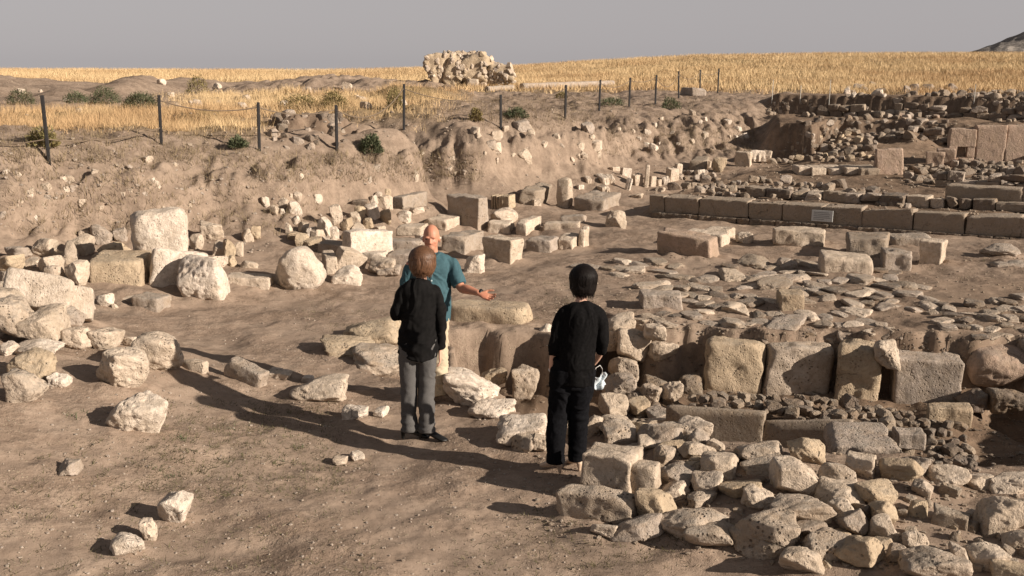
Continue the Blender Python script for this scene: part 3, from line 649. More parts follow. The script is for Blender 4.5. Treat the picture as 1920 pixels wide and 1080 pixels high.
many([(533,420,549,439),(538,436,560,452),(545,405,564,422),(560,418,579,438),(553,440,577,464),(575,427,599,444),(585,432,607,458),(572,446,600,466),(597,408,627,452),(618,385,641,424),(636,410,659,437),(612,425,637,454),(655,398,676,422),(665,388,683,414),(685,382,709,410),(655,420,684,444),(678,408,701,430),(700,360,716,380),(710,368,736,397),(712,395,733,420),(740,395,772,417),(765,385,796,402),(720,355,733,372),(690,368,709,387),(697,424,722,440),(640,436,664,452),(604,448,630,462),(625,395,640,410),(670,430,690,446),(780,440,800,452)],
     '{form} {size} {tone} stone in the pile sloping up from the white slab', 'cream rubble pile behind the white slab', [PW, YE, WH])
place((660,374,692,389), 'rock', label='flat black stone on top of the cream rubble pile', cat='rock', mat=DK)
many([(1117,325,1143,348),(1132,327,1153,348),(1107,342,1144,366),(1161,313,1185,332),(1140,311,1165,322),(1182,324,1207,350),(1172,332,1185,358),(1216,329,1231,351),(1230,335,1241,350),(1238,329,1255,347),(1247,313,1274,343),(1262,305,1279,332),(1302,317,1323,330),(1225,349,1251,361),(1180,361,1210,374),(1080,345,1096,357),(1095,330,1110,345),(995,372,1016,388),(1400,281,1431,307),(1430,281,1448,296),(1322,300,1334,318)],
     '{form} {size} {tone} fragment in the row along the foot of the bank', 'cream fragments along the foot of the bank', [WH, PW, PW], kind='block', cat='stone fragment', name='stone_fragment')
many([(1123,783,1182,818),(1134,798,1190,831),(1194,784,1270,808),(1188,794,1227,817),(1208,800,1277,838),(1268,790,1325,828),(1238,799,1282,828),(1198,824,1234,844),(1223,829,1282,848),(1290,814,1328,842),(1328,829,1358,853),(1223,844,1260,883),(1283,834,1337,863),(1286,870,1322,893),(1236,879,1297,913),(1298,890,1352,928),(1538,880,1594,918),(1588,858,1637,893),(1653,863,1723,903),(1688,860,1742,893),(1810,893,1857,918),(1396,866,1472,893),(1558,943,1602,978),(1628,948,1677,988),(1573,963,1622,1003),(1633,978,1682,1013),(1778,1028,1812,1058),(1818,1028,1877,1068),(1858,1058,1940,1096),(1663,1028,1692,1053),(1690,998,1732,1025),(955,813,1012,843),(1000,822,1032,848),(1196,928,1262,986),(1150,972,1236,1012),(1110,985,1160,1010),(1290,985,1372,1030),(1460,1030,1540,1076),(1560,1010,1640,1060),(1480,980,1540,1010),(1240,905,1290,940),(1290,925,1340,950),(1130,745,1172,785),(1180,755,1215,782),(1215,765,1262,790),(1060,790,1095,815),(1710,905,1745,930),(1880,1000,1925,1030),(1640,1010,1668,1030),(1255,885,1285,902),(1345,855,1370,872),(1180,840,1205,858)],
     '{form} {size} {tone} stone in the tumbled wall before the trench', 'stones of the tumbled wall in front of the trench', [PW, RO, PW, YE, GR], grow_=1.15, sink=.06, p=26, rough=.04)
many([(208,570,222,580),(185,553,214,576),(500,694,548,712),(700,764,728,782),(232,632,262,652),(0,645,32,667),(508,690,530,702),(565,704,590,716),(160,570,180,582)],
     '{form} {size} {tone} stone lying loose on bare ground among the boulders', 'small loose stones among the boulders', [PW, WH])
# scatter on the banks and the plateau
def scatter(poly, n, smin, smax, label, group, mats, seed, name='rock', cat='rock', flat=.75, kind='rock'):
    rs = random.Random(seed); xs = [p[0] for p in poly]; ys_ = [p[1] for p in poly]; P = np.array([(p[0], p[1], 0) for p in poly], float); k = 0
    while k < n:
        x = rs.uniform(min(xs), max(xs)); y = rs.uniform(min(ys_), max(ys_))
        if poly_sdf(np.array([x]), np.array([y]), P)[0] > 0: continue
        s = smin + (smax-smin)*rs.random()**2.2
        m_ = rs.choice(mats); lb = label.format(tone=TONE[m_], size='big' if s > smin+.55*(smax-smin) else 'tiny' if s < smin+.12*(smax-smin) else 'small')
        place((x-s/2, y-s*flat, x+s/2, y), kind, label=lb, cat=cat, group=group, name=name, mat=m_, yaw=rs.uniform(-60, 60), seed=rs.randint(0, 9999), tilt=(rs.uniform(-15, 15), rs.uniform(-15, 15)), sink=.18); k += 1
scatter([(0,320),(300,300),(640,300),(760,275),(900,262),(900,330),(700,345),(500,400),(300,400),(0,420)], 46, 8, 22, '{size} {tone} stone stuck in the bare face of the earth bank', 'stones in the face of the earth bank', [WH, PW, PW, GR], 3)
scatter([(890,245),(1110,240),(1130,300),(960,315),(890,300)], 30, 12, 30, '{size} {tone} stone jutting from the bank top below the fence', 'stones jutting from the bank top', [PW, GR, PW], 4)
scatter([(1130,240),(1400,200),(1400,270),(1200,295)], 22, 8, 18, '{size} {tone} stone in the steep ribbed bank face', 'stones in the ribbed bank face', [PW, WH], 5)
scatter([(0,150),(420,160),(760,170),(760,205),(300,215),(0,215)], 26, 8, 20, '{size} {tone} stone lying on the spoil bank beyond the fence', 'stones on the spoil bank', [WH, PW], 6)
scatter([(505,222),(640,215),(650,282),(505,284)], 34, 10, 26, '{size} {tone} stone in the robbed hole behind the fence', 'stones in the robbed hole', [DK, DK, GR], 8)

# ------------------------------------------------------------------ built walls: each a thing with its stones as parts
def wall_of(name, label, cat, anchor): return empty(name, tuple(anchor), label=label, cat=cat)
# kerb of long blocks
def course(parent, u0, joints, v, z, H, T, mat, seed, rough=.006, chips=2, nm='block', p=70):
    for i, (a, b) in enumerate(zip(joints[:-1], joints[1:])):
        L = b-a-.006; x, y = from_uv(u0 + (a+b)/2, v + T/2)
        V, Fc = block_geo(seed+i, (L, T, H), chips, p, rough, chip=.9)
        o = link(nm, mesh_np('block_shape', V, Fc, True), mat, parent, rel(parent, (x, y, z + H/2 + .006*((i*7) % 3-1))), (0, 0, math.atan2(UD[1], UD[0]) + .006*((i*5) % 3-1)))
def u_of(px, py, z): p = on_plane(px, py, z); return uv(p[0], p[1])
kx, ky = from_uv(0, 0)
kerb = wall_of('stone_kerb', 'long kerb of dark squared blocks stepping across the excavated floor', 'kerb', (kx, ky, 0))
def u_at(px, v=0.):       # where the column of sight at photo x crosses the kerb line
    t = (px-960)/FPX*1.02; # X = t*Y
    # P0 + u UD + v VD : X = t Y
    ax, ay = P0 + v*VD; return (t*ay - ax)/(UD[0] - t*UD[1])
J = [u_at(x) for x in (1213,1242,1305,1397,1460,1535,1608,1703,1800,1905,2010,2120)]
course(kerb, 0, J, 0, .06, .36, .5, AB, 700, chips=1, p=110)
A_K = math.atan2(UD[1], UD[0])
JF = list(np.arange(J[0]+.05, J[-1], .27)); rs_ = random.Random(2)
for a, b in zip(JF[:-1], JF[1:]):
    x, y = from_uv((a+b)/2, .02)
    link('foundation_stone', LIBB[rs_.randrange(16)], DK, kerb, rel(kerb, (x, y-.02, .02)), (0, 0, A_K + rs_.uniform(-.1, .1)), ((b-a)*1.05, .22, .13))
J2 = [u_at(x, 1.6) for x in (1762,1902,2010,2150)]
course(kerb, 0, J2, 1.35, .40, .42, .55, AB, 740, nm='upper_block', chips=1, p=110)
# white course and the great slab behind the platform
p = cast(1565, 327)
wc = wall_of('white_stone_course', 'low course of bright cream blocks below the rubble heap', 'wall', p)
for i, (a, b) in enumerate(((1490,1515),(1515,1544),(1544,1577),(1577,1602),(1602,1640))):
    place((a, 309, b, 328), 'block', mat=PW if i < 4 else AB, parent=wc, name='block', ratio=.6, hero=True, chips=1, p=60, hh=None)
# low walls of rubble on the platform
def rubble(name, label, poly, n, s0, s1, mats, seed, flat=.7, kind='rock', anchor=None, cat='rubble wall', sink=.2, zoff=None, dep=.8, slabby=False):
    tl = .3 if slabby else 1; rs = random.Random(seed); xs = [q[0] for q in poly]; ys_ = [q[1] for q in poly]; P = np.array([(q[0], q[1], 0) for q in poly], float)
    a = cast(sum(xs)/len(xs), sum(ys_)/len(ys_)) if zoff is None else on_plane(sum(xs)/len(xs), sum(ys_)/len(ys_), zoff)
    w = wall_of(name, label, cat, a); done = []; k = 0; tries = 0
    while k < n and tries < n*40:
        tries += 1
        x = rs.uniform(min(xs), max(xs)); y = rs.uniform(min(ys_), max(ys_))
        if poly_sdf(np.array([x]), np.array([y]), P)[0] > 0: continue
        s = s0 + (s1-s0)*rs.random()**1.7
        if any(abs(x-q[0]) < (s+q[2])*.36 and abs(y-q[1]) < (s+q[2])*.36*flat for q in done): continue
        done.append((x, y, s)); k += 1
        place((x-s/2, y-s*flat*rs.uniform(.8, 1.1), x+s/2, y), kind, mat=rs.choice(mats), yaw=rs.uniform(-70, 70), seed=rs.randint(0, 9999), tilt=(rs.uniform(-14, 14)*tl, rs.uniform(-14, 14)*tl), sink=sink, parent=w, name='stone', z=zoff, hero=s > 40, dep=dep, slabby=slabby)
    return w
rubble('rubble_wall', 'row of small dark stones set along the platform behind the kerb', [(1332,350),(1420,342),(1560,352),(1700,372),(1700,392),(1560,378),(1400,374),(1332,368)], 95, 11, 25, [DK, GR, AB, AB, DK], 31)
rubble('rubble_wall', 'tumbled stones above the second step of the kerb', [(1690,318),(1800,312),(1920,318),(1960,350),(1850,352),(1700,345)], 70, 11, 27, [AB, GR, DK, DK], 32)
rubble('rubble_wall', 'dark stony mound before the great slab', [(1830,292),(1930,285),(1960,318),(1850,330),(1760,330)], 50, 10, 22, [DK, DK, AB], 33)
rubble('rubble_heap', 'lit heap of tumbled stones between the dark scarp and the white course', [(1470,290),(1530,250),(1640,258),(1640,300),(1560,306),(1480,308),(1440,308)], 84, 10, 24, [AB, AB, YE, GR, DK, DK], 34, cat='rubble heap')
rubble('rubble_heap', 'tumbled stones heaped below the upper scarps', [(1500,215),(1640,208),(1780,232),(1780,278),(1690,270),(1600,255),(1500,248)], 62, 10, 24, [DK, DK, AB, GR, DK], 35, cat='rubble heap')
rubble('rubble_wall', 'stones standing in line along the top scarp below the field', [(1700,168),(1920,176),(1960,196),(1900,212),(1830,190),(1700,182)], 42, 10, 24, [GR, AB, DK], 36)
rubble('rubble_heap', 'small pile of pale stones on the edge of the top scarp', [(1585,165),(1655,162),(1660,182),(1590,184)], 22, 10, 22, [PW, WH, AB], 37, cat='rubble heap')
rubble('rubble_heap', 'stones tumbled over the ledge beside the top scarp', [(1440,196),(1530,192),(1540,212),(1440,218)], 24, 9, 22, [GR, AB, DK], 38, cat='rubble heap')
rubble('rubble_heap', 'stones fallen in the corner under the topmost scarp', [(1680,196),(1760,200),(1770,224),(1690,228)], 20, 10, 24, [PW, GR, PK], 39, cat='rubble heap')
rubble('rubble_heap', 'rough stones slumped down beside the great slab', [(1850,180),(1930,175),(1960,235),(1870,230)], 30, 10, 22, [GR, DK, AB], 40, cat='rubble heap')
rubble('mortar_mound', 'dark crumbling mound of mortar and stones at the kerb end', [(1268,325),(1300,318),(1345,330),(1335,362),(1262,364)], 24, 12, 26, [DK, AB, GR], 41, cat='rubble heap')
def ruined_wall(u0, u1, v, courses, h, label, mats, seed, thick=.35):
    x, y = from_uv((u0+u1)/2, v); z0 = float(hz(x, y)[0]); w = wall_of('ruined_wall', label, 'wall', (x, y, z0)); r = random.Random(seed)
    for k in range(courses):
        u_ = u0 + r.uniform(0, .2)
        while u_ < u1:
            L = r.uniform(.22, .55)
            if k == 0 or r.random() < .72:
                X_, Y_ = from_uv(u_ + L/2, v + r.uniform(-.04, .04)); zz = float(hz(X_, Y_)[0]) + h*(k+.45)
                link('stone', (LIBB if r.random() < .6 else LIB)[r.randrange(16)], r.choice(mats), w, rel(w, (X_, Y_, zz)), (r.uniform(-.08, .08), r.uniform(-.08, .08), A_UV + r.uniform(-.15, .15)), (L*1.03, thick*r.uniform(.8, 1.2), h*r.uniform(.95, 1.25)))
            u_ += L
A_UV = math.atan2(UD[1], UD[0])
ruined_wall(-1.0, 13.5, 16.4, 2, .2, 'long ruined wall of rough stones under the top scarp', [GR, AB, DK, DK], 71)
ruined_wall(2.6, 9.0, 12.6, 2, .2, 'broken wall line of rough stones across the upper heap', [AB, DK, DK, GR], 72)
ruined_wall(4.8, 13.0, 5.0, 2, .18, 'low double wall of dark stones crossing the platform before the great slab', [DK, AB, GR], 73)
ruined_wall(1.6, 8.6, 1.15, 1, .2, 'single line of upright stones just behind the kerb', [DK, AB, GR, PW], 74)
# footings of flat stones on the open floor
FL = [GR, AB, PW, GR, DK, RO]
rubble('wall_footing', 'thin line of flat grey stones ending in the open floor', [(1098,500),(1180,496),(1270,502),(1262,518),(1160,524),(1100,512)], 18, 26, 56, FL, 51, .48, anchor=None, cat='wall footing', sink=.3, slabby=True)
rubble('wall_footing', 'broad footing of flat grey stones with an upright tan block', [(1185,540),(1260,528),(1360,516),(1480,520),(1560,552),(1500,580),(1380,585),(1290,578),(1200,566)], 62, 26, 72, FL, 52, .5, cat='wall footing', sink=.25, slabby=True)
rubble('wall_footing', 'flat stones running out from the corner group of blocks', [(1360,508),(1460,500),(1570,500),(1690,520),(1750,560),(1740,588),(1640,590),(1540,565),(1460,530)], 62, 26, 70, FL, 53, .5, cat='wall footing', sink=.25, slabby=True)
rubble('wall_footing', 'loose flat stones spread over the ground behind the great blocks', [(1190,600),(1320,590),(1500,590),(1640,600),(1700,640),(1620,655),(1440,648),(1320,640),(1200,622)], 70, 24, 66, FL+[PW], 54, .55, cat='wall footing', sink=.25, slabby=True)
rubble('wall_footing', 'sunken grey footing stones at the end of the great wall', [(1750,575),(1930,560),(1960,640),(1880,650),(1760,620)], 36, 26, 66, [GR, DK, AB, RO], 55, .55, cat='wall footing', sink=.25, slabby=True)
# the great blocks of the retaining wall
GB = wall_of('great_block_wall', 'retaining wall of great rounded blocks along the back of the trench', 'wall', on_plane(1560, 750, -.68))
for box, kw in (((1313,640,1432,742), dict(kind='block', yaw=-8, ratio=.6, fix=True, mat=YE, p=9, seed=801, rough=.018)),
                ((1426,648,1554,744), dict(kind='block', yaw=-4, ratio=.55, fix=True, mat=RO, p=13, seed=802, rough=.018)),
                ((1550,654,1656,758), dict(kind='block', yaw=-16, ratio=.6, mat=YE, p=16, seed=803, rough=.02, chips=8, chip=.6, pit=.02)),
                ((1660,676,1799,766), dict(kind='block', yaw=-12, ratio=.45, mat=GR, p=40, seed=804, rough=.008, chips=2)),
                ((1798,650,1910,720), dict(kind='rock', mat='limestone_pink', seed=805, p=8, rough=.03, dep=.6)),
                ((1904,652,2020,732), dict(kind='block', yaw=4, ratio=.6, mat=GR, p=20, seed=806))):
    kw = dict(kw); kd = kw.pop('kind'); z_ = -.70 if box[3] > 735 else -.48
    place(box, kd, z=z_, parent=GB, name='great_block', hero=True, h=(box[3]-box[1])*13.2/FPX*.98, push=.0, **kw)
for i, (x, y, s) in enumerate(((1250,700,60),(1290,690,50),(1230,740,46),(1295,735,44),(1820,770,60),(1880,775,70),(1850,740,40))):
    place((x-s/2, y-s*.7, x+s/2, y), 'rock', z=-.66, mat=DK, parent=GB, name='packing_stone', hero=True)
# slab lining of the channel
SL = wall_of('slab_lining', 'thin upright slabs lining the channel in the trench', 'wall', on_plane(1430, 800, -.7))
pts = [on_plane(x, y, -.36) for x, y in ((1252,760),(1434,781),(1600,803),(1720,818))]
for i, (a, b) in enumerate(zip(pts[:-1], pts[1:])):
    L = np.linalg.norm(b-a)-.01; V, Fc = block_geo(900+i, (L+.008, .09, .62), 0, 170, .004, chip=.95)
    c = (a+b)/2; link('slab', mesh_np('slab_shape', V, Fc, True), AB, SL, rel(SL, (c[0], c[1]+.05, -.36-.31)), (.02*((i % 3)-1), 0, math.atan2(b[1]-a[1], b[0]-a[0])))
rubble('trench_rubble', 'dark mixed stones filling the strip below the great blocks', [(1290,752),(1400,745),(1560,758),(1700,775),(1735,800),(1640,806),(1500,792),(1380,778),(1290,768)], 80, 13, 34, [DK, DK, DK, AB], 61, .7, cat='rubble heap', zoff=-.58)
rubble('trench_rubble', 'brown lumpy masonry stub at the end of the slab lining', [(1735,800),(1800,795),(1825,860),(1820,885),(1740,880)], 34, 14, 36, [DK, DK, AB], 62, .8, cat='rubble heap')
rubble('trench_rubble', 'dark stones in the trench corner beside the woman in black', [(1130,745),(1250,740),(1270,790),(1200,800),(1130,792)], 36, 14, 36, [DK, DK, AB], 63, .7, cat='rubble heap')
rubble('rubble_heap', 'small stones and earth packed between the foreground boulders', [(1100,850),(1250,840),(1400,870),(1560,910),(1720,910),(1920,930),(1940,1080),(1560,1080),(1430,1040),(1230,950),(1200,920)], 100, 14, 38, [RO, AB, AB, YE, DK], 64, .75, cat='rubble heap', sink=.25)

# ------------------------------------------------------------------ soil banked up against the bedded stones
_near = (GY > 5) & (GY < 40) & (np.abs(GX) < 16)
_j0, _j1 = np.searchsorted(gy, 5), np.searchsorted(gy, 40)
_add = np.zeros_like(GZ)
for sx, sy, r, bz in SKIRT:
    R = r*1.9; i0, i1 = np.searchsorted(gx, [sx-R, sx+R]); j0, j1 = np.searchsorted(gy, [sy-R, sy+R])
    if i1 <= i0 or j1 <= j0 or sy > 40: continue
    dd = np.hypot(GX[j0:j1, i0:i1]-sx, GY[j0:j1, i0:i1]-sy)/r
    lvl = np.where(np.abs(GZ[j0:j1, i0:i1]-bz) < .12 + .3*r, 1.0, 0.0)
    _add[j0:j1, i0:i1] = np.maximum(_add[j0:j1, i0:i1], lvl*min(.16*r, .06)*(1-sstep(.75, 1.7, dd)))
GZ += _add*(.7 + .5*fbm2(GX*6, GY*6, 2, 95))
gm.vertices.foreach_set('co', np.stack([GX, GY, GZ], -1).astype(np.float32).ravel()); gm.update()
# ------------------------------------------------------------------ great slab, stepped stone, plaque, stakes
def box_part(name, dims, loc, parent, mat, rz=0, seed=1, chips=2, p=70, rough=.006, res=None, pit=0, tilt=0):
    V, Fc = block_geo(seed, dims, chips, p, rough, chip=.9, res=res, pit=pit)
    return link(name, mesh_np(name+'_shape', V, Fc, True), mat, parent, loc, (tilt, 0, rz))
A = math.atan2(UD[1], UD[0])
gp = cast(1850, 306); gs = empty('great_slab', tuple(gp), A*.35, label='great upright plastered slab with a square socket behind the stepped stone', cat='slab wall')
mp = gp[1]/FPX*1.0; W1 = 138*mp; Hs = 74*mp
for i, (a, b, c, d) in enumerate(((-.5, -.16, 0, .16), (-.5, -.395, .16, .44), (-.265, -.16, .16, .44), (-.5, -.16, .44, .88), (-.16, .22, 0, .98), (.22, .5, 0, 1.0))):
    box_part('panel', ((b-a)*W1-.004, .22, (d-c)*Hs+.003), ((a+b)/2*W1, .11 + .003*i, (c+d)/2*Hs - .03), gs, PK, 0, 950+i, 2 if i > 2 else 0, 60, .007)
box_part('socket', (.12*W1, .08, .30*Hs), (-.33*W1, .2, .30*Hs), gs, DK, 0, 960, 0)
sp_ = cast(1788, 311); st_ = empty('stepped_stone', tuple(sp_), A*.6, label='stepped stone with a bright notched edge before the great slab', cat='stone block')
m2 = sp_[1]/FPX
box_part('riser', (32*m2, .35, 32*m2), (-14*m2, .2, 15*m2), st_, PK, 0, 970, 1)
box_part('tread', (40*m2, .35, 12*m2), (22*m2, .203, 5*m2), st_, PK, 0, 971, 1)
# plaque leaning on the kerb
u = u_at(1534); x, y = from_uv(u, -.05); zg = float(hz(x, y)[0])
pq = empty('plaque', (x, y-.06, .13), A, label='small pale information plaque with faint lines leaning on the kerb', cat='sign')
mpx = y/FPX
bmx = bmesh.new(); bmesh.ops.create_cube(bmx, size=1); bmesh.ops.scale(bmx, vec=(40*mpx, .015, 21*mpx), verts=bmx.verts); bmesh.ops.bevel(bmx, geom=bmx.edges[:], offset=.003, segments=1, affect='EDGES'); me = bpy.data.meshes.new('board'); bmx.to_mesh(me); bmx.free()
link('board', me, 'plaque', pq, (0, 0, 11*mpx), (-.12, 0, 0))
for i in range(5):
    L = (.7, .78, .74, .8, .5)[i]*40*mpx
    bmx = bmesh.new(); bmesh.ops.create_cube(bmx, size=1); me = bpy.data.meshes.new('lettering'); bmesh.ops.scale(bmx, vec=(L, .002, .011), verts=bmx.verts); bmx.to_mesh(me); bmx.free()
    zz = (17.2-3.2*i)*mpx
    link('lettering_line', me, 'plaque_ink', pq, (-(.8*40*mpx-L)/2, -.0098 + (zz-11*mpx)*.1205, zz), (-.12, 0, 0))
def cyl_mesh(name, r0, r1, L, n=10):
    a = np.linspace(0, 2*math.pi, n, endpoint=False); V = [(r0*math.cos(t), r0*math.sin(t), 0) for t in a] + [(r1*math.cos(t), r1*math.sin(t), L) for t in a] + [(0, 0, 0), (0, 0, L)]
    Fc = []
    for i in range(n):
        j = (i+1) % n; Fc += [(i, j, n+j), (i, n+j, n+i), (2*n, j, i), (2*n+1, n+i, n+j)]
    return mesh_np(name, V, Fc, False)
stake = cyl_mesh('survey_stake', .012, .010, 1, 8)
for (x, y0, y1, lb) in ((1447,152,193,'thin pale survey stake at the corner of the top scarp'), (1500,162,190,'thin pale survey stake between the corner stake and the tall stake'), (1553,152,210,'tall thin pale survey stake on the ledge under the scarp'), (1826,160,192,'thin pale survey stake before the line of stones by the field')):
    q = cast(x, y1); s = q[1]/FPX
    o = empty('survey_stake', (q[0], q[1], q[2]-.05), label=lb, cat='stake')
    link('rod', stake, 'stake_paint', o, (0, 0, 0), (.01, .02, 0), (1, 1, (y1-y0)*s+.05)); link('tip', cyl_mesh('stake_tip', .016, .004, .04, 8), 'plaque_ink', o, (.02*(y1-y0)*s, -.01*(y1-y0)*s, (y1-y0)*s+.045))
q = cast(1213, 352); s = q[1]/FPX
V, Fc = block_geo(991, (8*s, 8*s, 46*s), 2, 10, .006); tag(link('standing_stone', mesh_np('standing_stone', V, Fc, True), PW, None, (q[0], q[1]+.05, q[2]+20*s), (0, .05, 0)), 'thin pale stone standing upright like a stake among the fragments', 'stone fragment')
# ribbed tile stack beside the tall block
q = cast(934, 393); s = q[1]/FPX
rb = empty('ribbed_block', tuple(q), -.5, label='ribbed brown block like stacked tiles beside the tall dark block', cat='stone block')
for i in range(5): box_part('rib', (4.2*s, .3, 26*s), ((-14+5.6*i)*s, .15, 13*s), rb, YE, 0, 1000+i, 1, 50, .006)
box_part('core', (12*s, .3, 27*s), (17*s, .154, 13*s), rb, YE, 0, 1006, 1, 40, .008)
# swirls of the carved relief
# ------------------------------------------------------------------ fence of metal posts and sagging rope
FP = [(91,305,183),(303,272,182),(487,283,195),(632,282,200),(758,243,161),(939,242,180),(1060,222,162),(1124,208,152),(1180,200,148),(1229,195,143),(1272,184,136),(1312,178,133),(1346,174,131)]
base_pts = []
fz = empty('rope_fence', tuple(cast(487, 283)), label='rope fence of thin black posts along the plateau edge', cat='fence')
for i, (x, yb, yt) in enumerate(FP):
    q = cast(x, yb); s = q[1]/FPX; Hh = (yb-yt)*s*1.02; base_pts.append((q, Hh))
    lean = (rnd.uniform(-.02, .02), rnd.uniform(-.03, .03))
    bmx = bmesh.new(); bmesh.ops.create_cube(bmx, size=1); bmesh.ops.scale(bmx, vec=(.055, .055, Hh+.25), verts=bmx.verts)
    bmesh.ops.bevel(bmx, geom=bmx.edges[:], offset=.008, segments=1, affect='EDGES'); me = bpy.data.meshes.new('post'); bmx.to_mesh(me); bmx.free()
    link('post', me, 'post_metal', fz, rel(fz, (q[0], q[1], q[2]+Hh/2-.125)), (*lean, .3))
o0 = np.array(fz.location)
allp = [(np.array([base_pts[0][0][0]-5, base_pts[0][0][1]-1.5, base_pts[0][0][2]]), 1.0)] + base_pts
for i, ((a, ha), (b, hb)) in enumerate(zip(allp[:-1], allp[1:])):
    lo = .35 if i < 2 else .9
    A0 = a + (0, 0, ha*lo); B0 = b + (0, 0, hb*lo); L = np.linalg.norm(B0-A0); sag = .07*L if lo > .5 else .04*L
    pts = []
    for t in np.linspace(0, 1, 15):
        p_ = A0*(1-t) + B0*t - np.array([0, 0, 4*t*(1-t)*min(sag, .5)]); g = float(hz(p_[0], p_[1])[0]) + .03; p_[2] = max(p_[2], g); pts.append(p_ - o0)
    link('rope', tube_mesh('rope', pts, .011), 'rope', fz)
# ------------------------------------------------------------------ great lump of fallen masonry, and column shafts behind the fence
q = cast(880, 166); s = q[1]/FPX
fm = empty('fallen_masonry', tuple(q), label='great lump of fallen mortared masonry standing at the field edge', cat='masonry')
W_ = 165*s
def lump(name, cx, w, h, d, seed, mat, rough=.05, pit=.03):
    V, Fc = rock_geo(seed, 5, 9, 20, rough, pit); V = V*np.array([w, d, h*1.1])
    return link(name, mesh_np(name, V, Fc, True), mat, fm, (cx, d*.5, h*.5))
lump('core', -.33*W_, .34*W_, 62*s, 1.2, 2001, YE)
lump('core', -.17*W_, .34*W_, 66*s, 1.9, 2003, YE)
lump('core', .10*W_, .46*W_, 62*s, 1.5, 2002, YE)
lump('core', .33*W_, .36*W_, 42*s, 1.3, 2004, YE)
rs = random.Random(9)
core_objs = [c for c in fm.children]
for i in range(480):      # stones bedded in the mortar, proud of the face
    c = core_objs[i % 4]; v = c.data.vertices[rs.randrange(len(c.data.vertices))]
    if v.normal.y > .35 or v.co.z < -.35: continue
    s0 = rs.uniform(7, 15)*s
    link('stone', LIB[rs.randrange(26)], rs.choice([PW, PW, YE, GR]), fm, tuple(c.location + v.co - v.normal*s0*.15), (rs.uniform(0, 6), rs.uniform(0, 6), rs.uniform(0, 6)), (s0, s0*.8, s0*.7))
def column(name, a, b, r, label, mat, seed):
    a = np.array(a); b = np.array(b); L = np.linalg.norm(b-a); n, mm = 28, 26
    th = np.linspace(0, 2*math.pi, n, endpoint=False); V = []
    for i in range(mm):
        t = i/(mm-1)
        rr = r*(1 - .08*t)*(1 if 0 < i < mm-1 else .96)
        for k in th: V.append((rr*math.cos(k), rr*math.sin(k), t*L))
    V = np.array(V); V += .012*fbm3(V*5+seed, 3, seed)[:, None]*np.array([1, 1, .5])
    Fq = [(i*n+k, i*n+(k+1) % n, (i+1)*n+(k+1) % n, (i+1)*n+k) for i in range(mm-1) for k in range(n)]
    me = bpy.data.meshes.new(name); me.from_pydata([tuple(v) for v in V], [], Fq + [tuple(range(n))[::-1], tuple(range((mm-1)*n, mm*n))]); me.polygons.foreach_set('use_smooth', [True]*len(Fq)+[False, False])
    o = link(name, me, mat, None, tuple(a)); o.rotation_mode = 'QUATERNION'; o.rotation_quaternion = Vector(b-a).to_track_quat('Z', 'Y'); o.rotation_mode = 'XYZ'; o.rotation_euler = Vector(b-a).to_track_quat('Z', 'Y').to_euler()
    return tag(o, label, 'column')
def colpx(x0, y0, x1, y1, r_px, label, seed, mat=GR):
    a = cast(x0, y0); b = cast(x1, y1); r = r_px*a[1]/FPX; a[2] = float(hz(a[0], a[1])[0]) + r*.8; b[2] = float(hz(b[0], b[1])[0]) + r*.75
    return column('column_shaft', a, b, r, label, mat, seed)
colpx(978, 168, 1149, 161, 6.5, 'long fallen column shaft lying along the field edge', 5)
colpx(912, 172, 962, 168, 5.5, 'short column shaft lying before the great masonry lump', 6)
colpx(905, 164, 948, 160, 5.5, 'column stub lying higher behind the short shaft', 7, PW)
place((1278,164,1318,181), 'block', label='low grey slab lying behind the far fence posts', cat='slab', name='stone_slab', mat=GR, hero=True, yaw=8, ratio=.6)
place((876,148,898,166), 'block', label='upright pale stone set against the great masonry lump', cat='stone block', name='stone_block', mat=PW, hero=True)

# ------------------------------------------------------------------ far hill
n = 120; xs_ = np.linspace(0, 1, n); hyy = np.linspace(0, 1, 40); HX, HY = np.meshgrid(xs_, hyy)
D0 = 420.0
Y = D0 + HY*160; X = (830 + HX*520)/FPX*Y
prof = np.interp(HX, [0, .04, .154, .27, .52, .75, 1], [3.4, 5.6, 10.5, 15.5, 20, 18, 10])
Z = 2.6 + prof*np.sin(np.clip(HY*1.6, 0, 1)*math.pi*.5)*(1 + .07*fbm2(HX*14, HY*6, 4, 5)) + .3*fbm2(HX*40, HY*14, 3, 6)*np.minimum(prof/3, 1) - 3*(1-HY)*(HY < .02)
ii = np.arange(n*40).reshape(40, n); Fh = np.stack([ii[:-1, :-1], ii[:-1, 1:], ii[1:, 1:], ii[1:, :-1]], -1).reshape(-1, 4)
mh = bpy.data.materials.new('hill_rock'); nt, bs = nodes_of(mh); t = NT(nt)
t.l(t.mix(t.ramp(t.noise(.12, 6, .7), .42, .6), (.17, .15, .135), (.32, .285, .25)), bs.inputs['Base Color']); bs.inputs['Roughness'].default_value = 1
t.l(t.bump(t.noise(.3, 5, .7), 1, 1.5), bs.inputs['Normal'])
tag(link('hill', mesh_np('hill', np.stack([X, Y, Z], -1).reshape(-1, 3), Fh, True), mh), kind='structure')

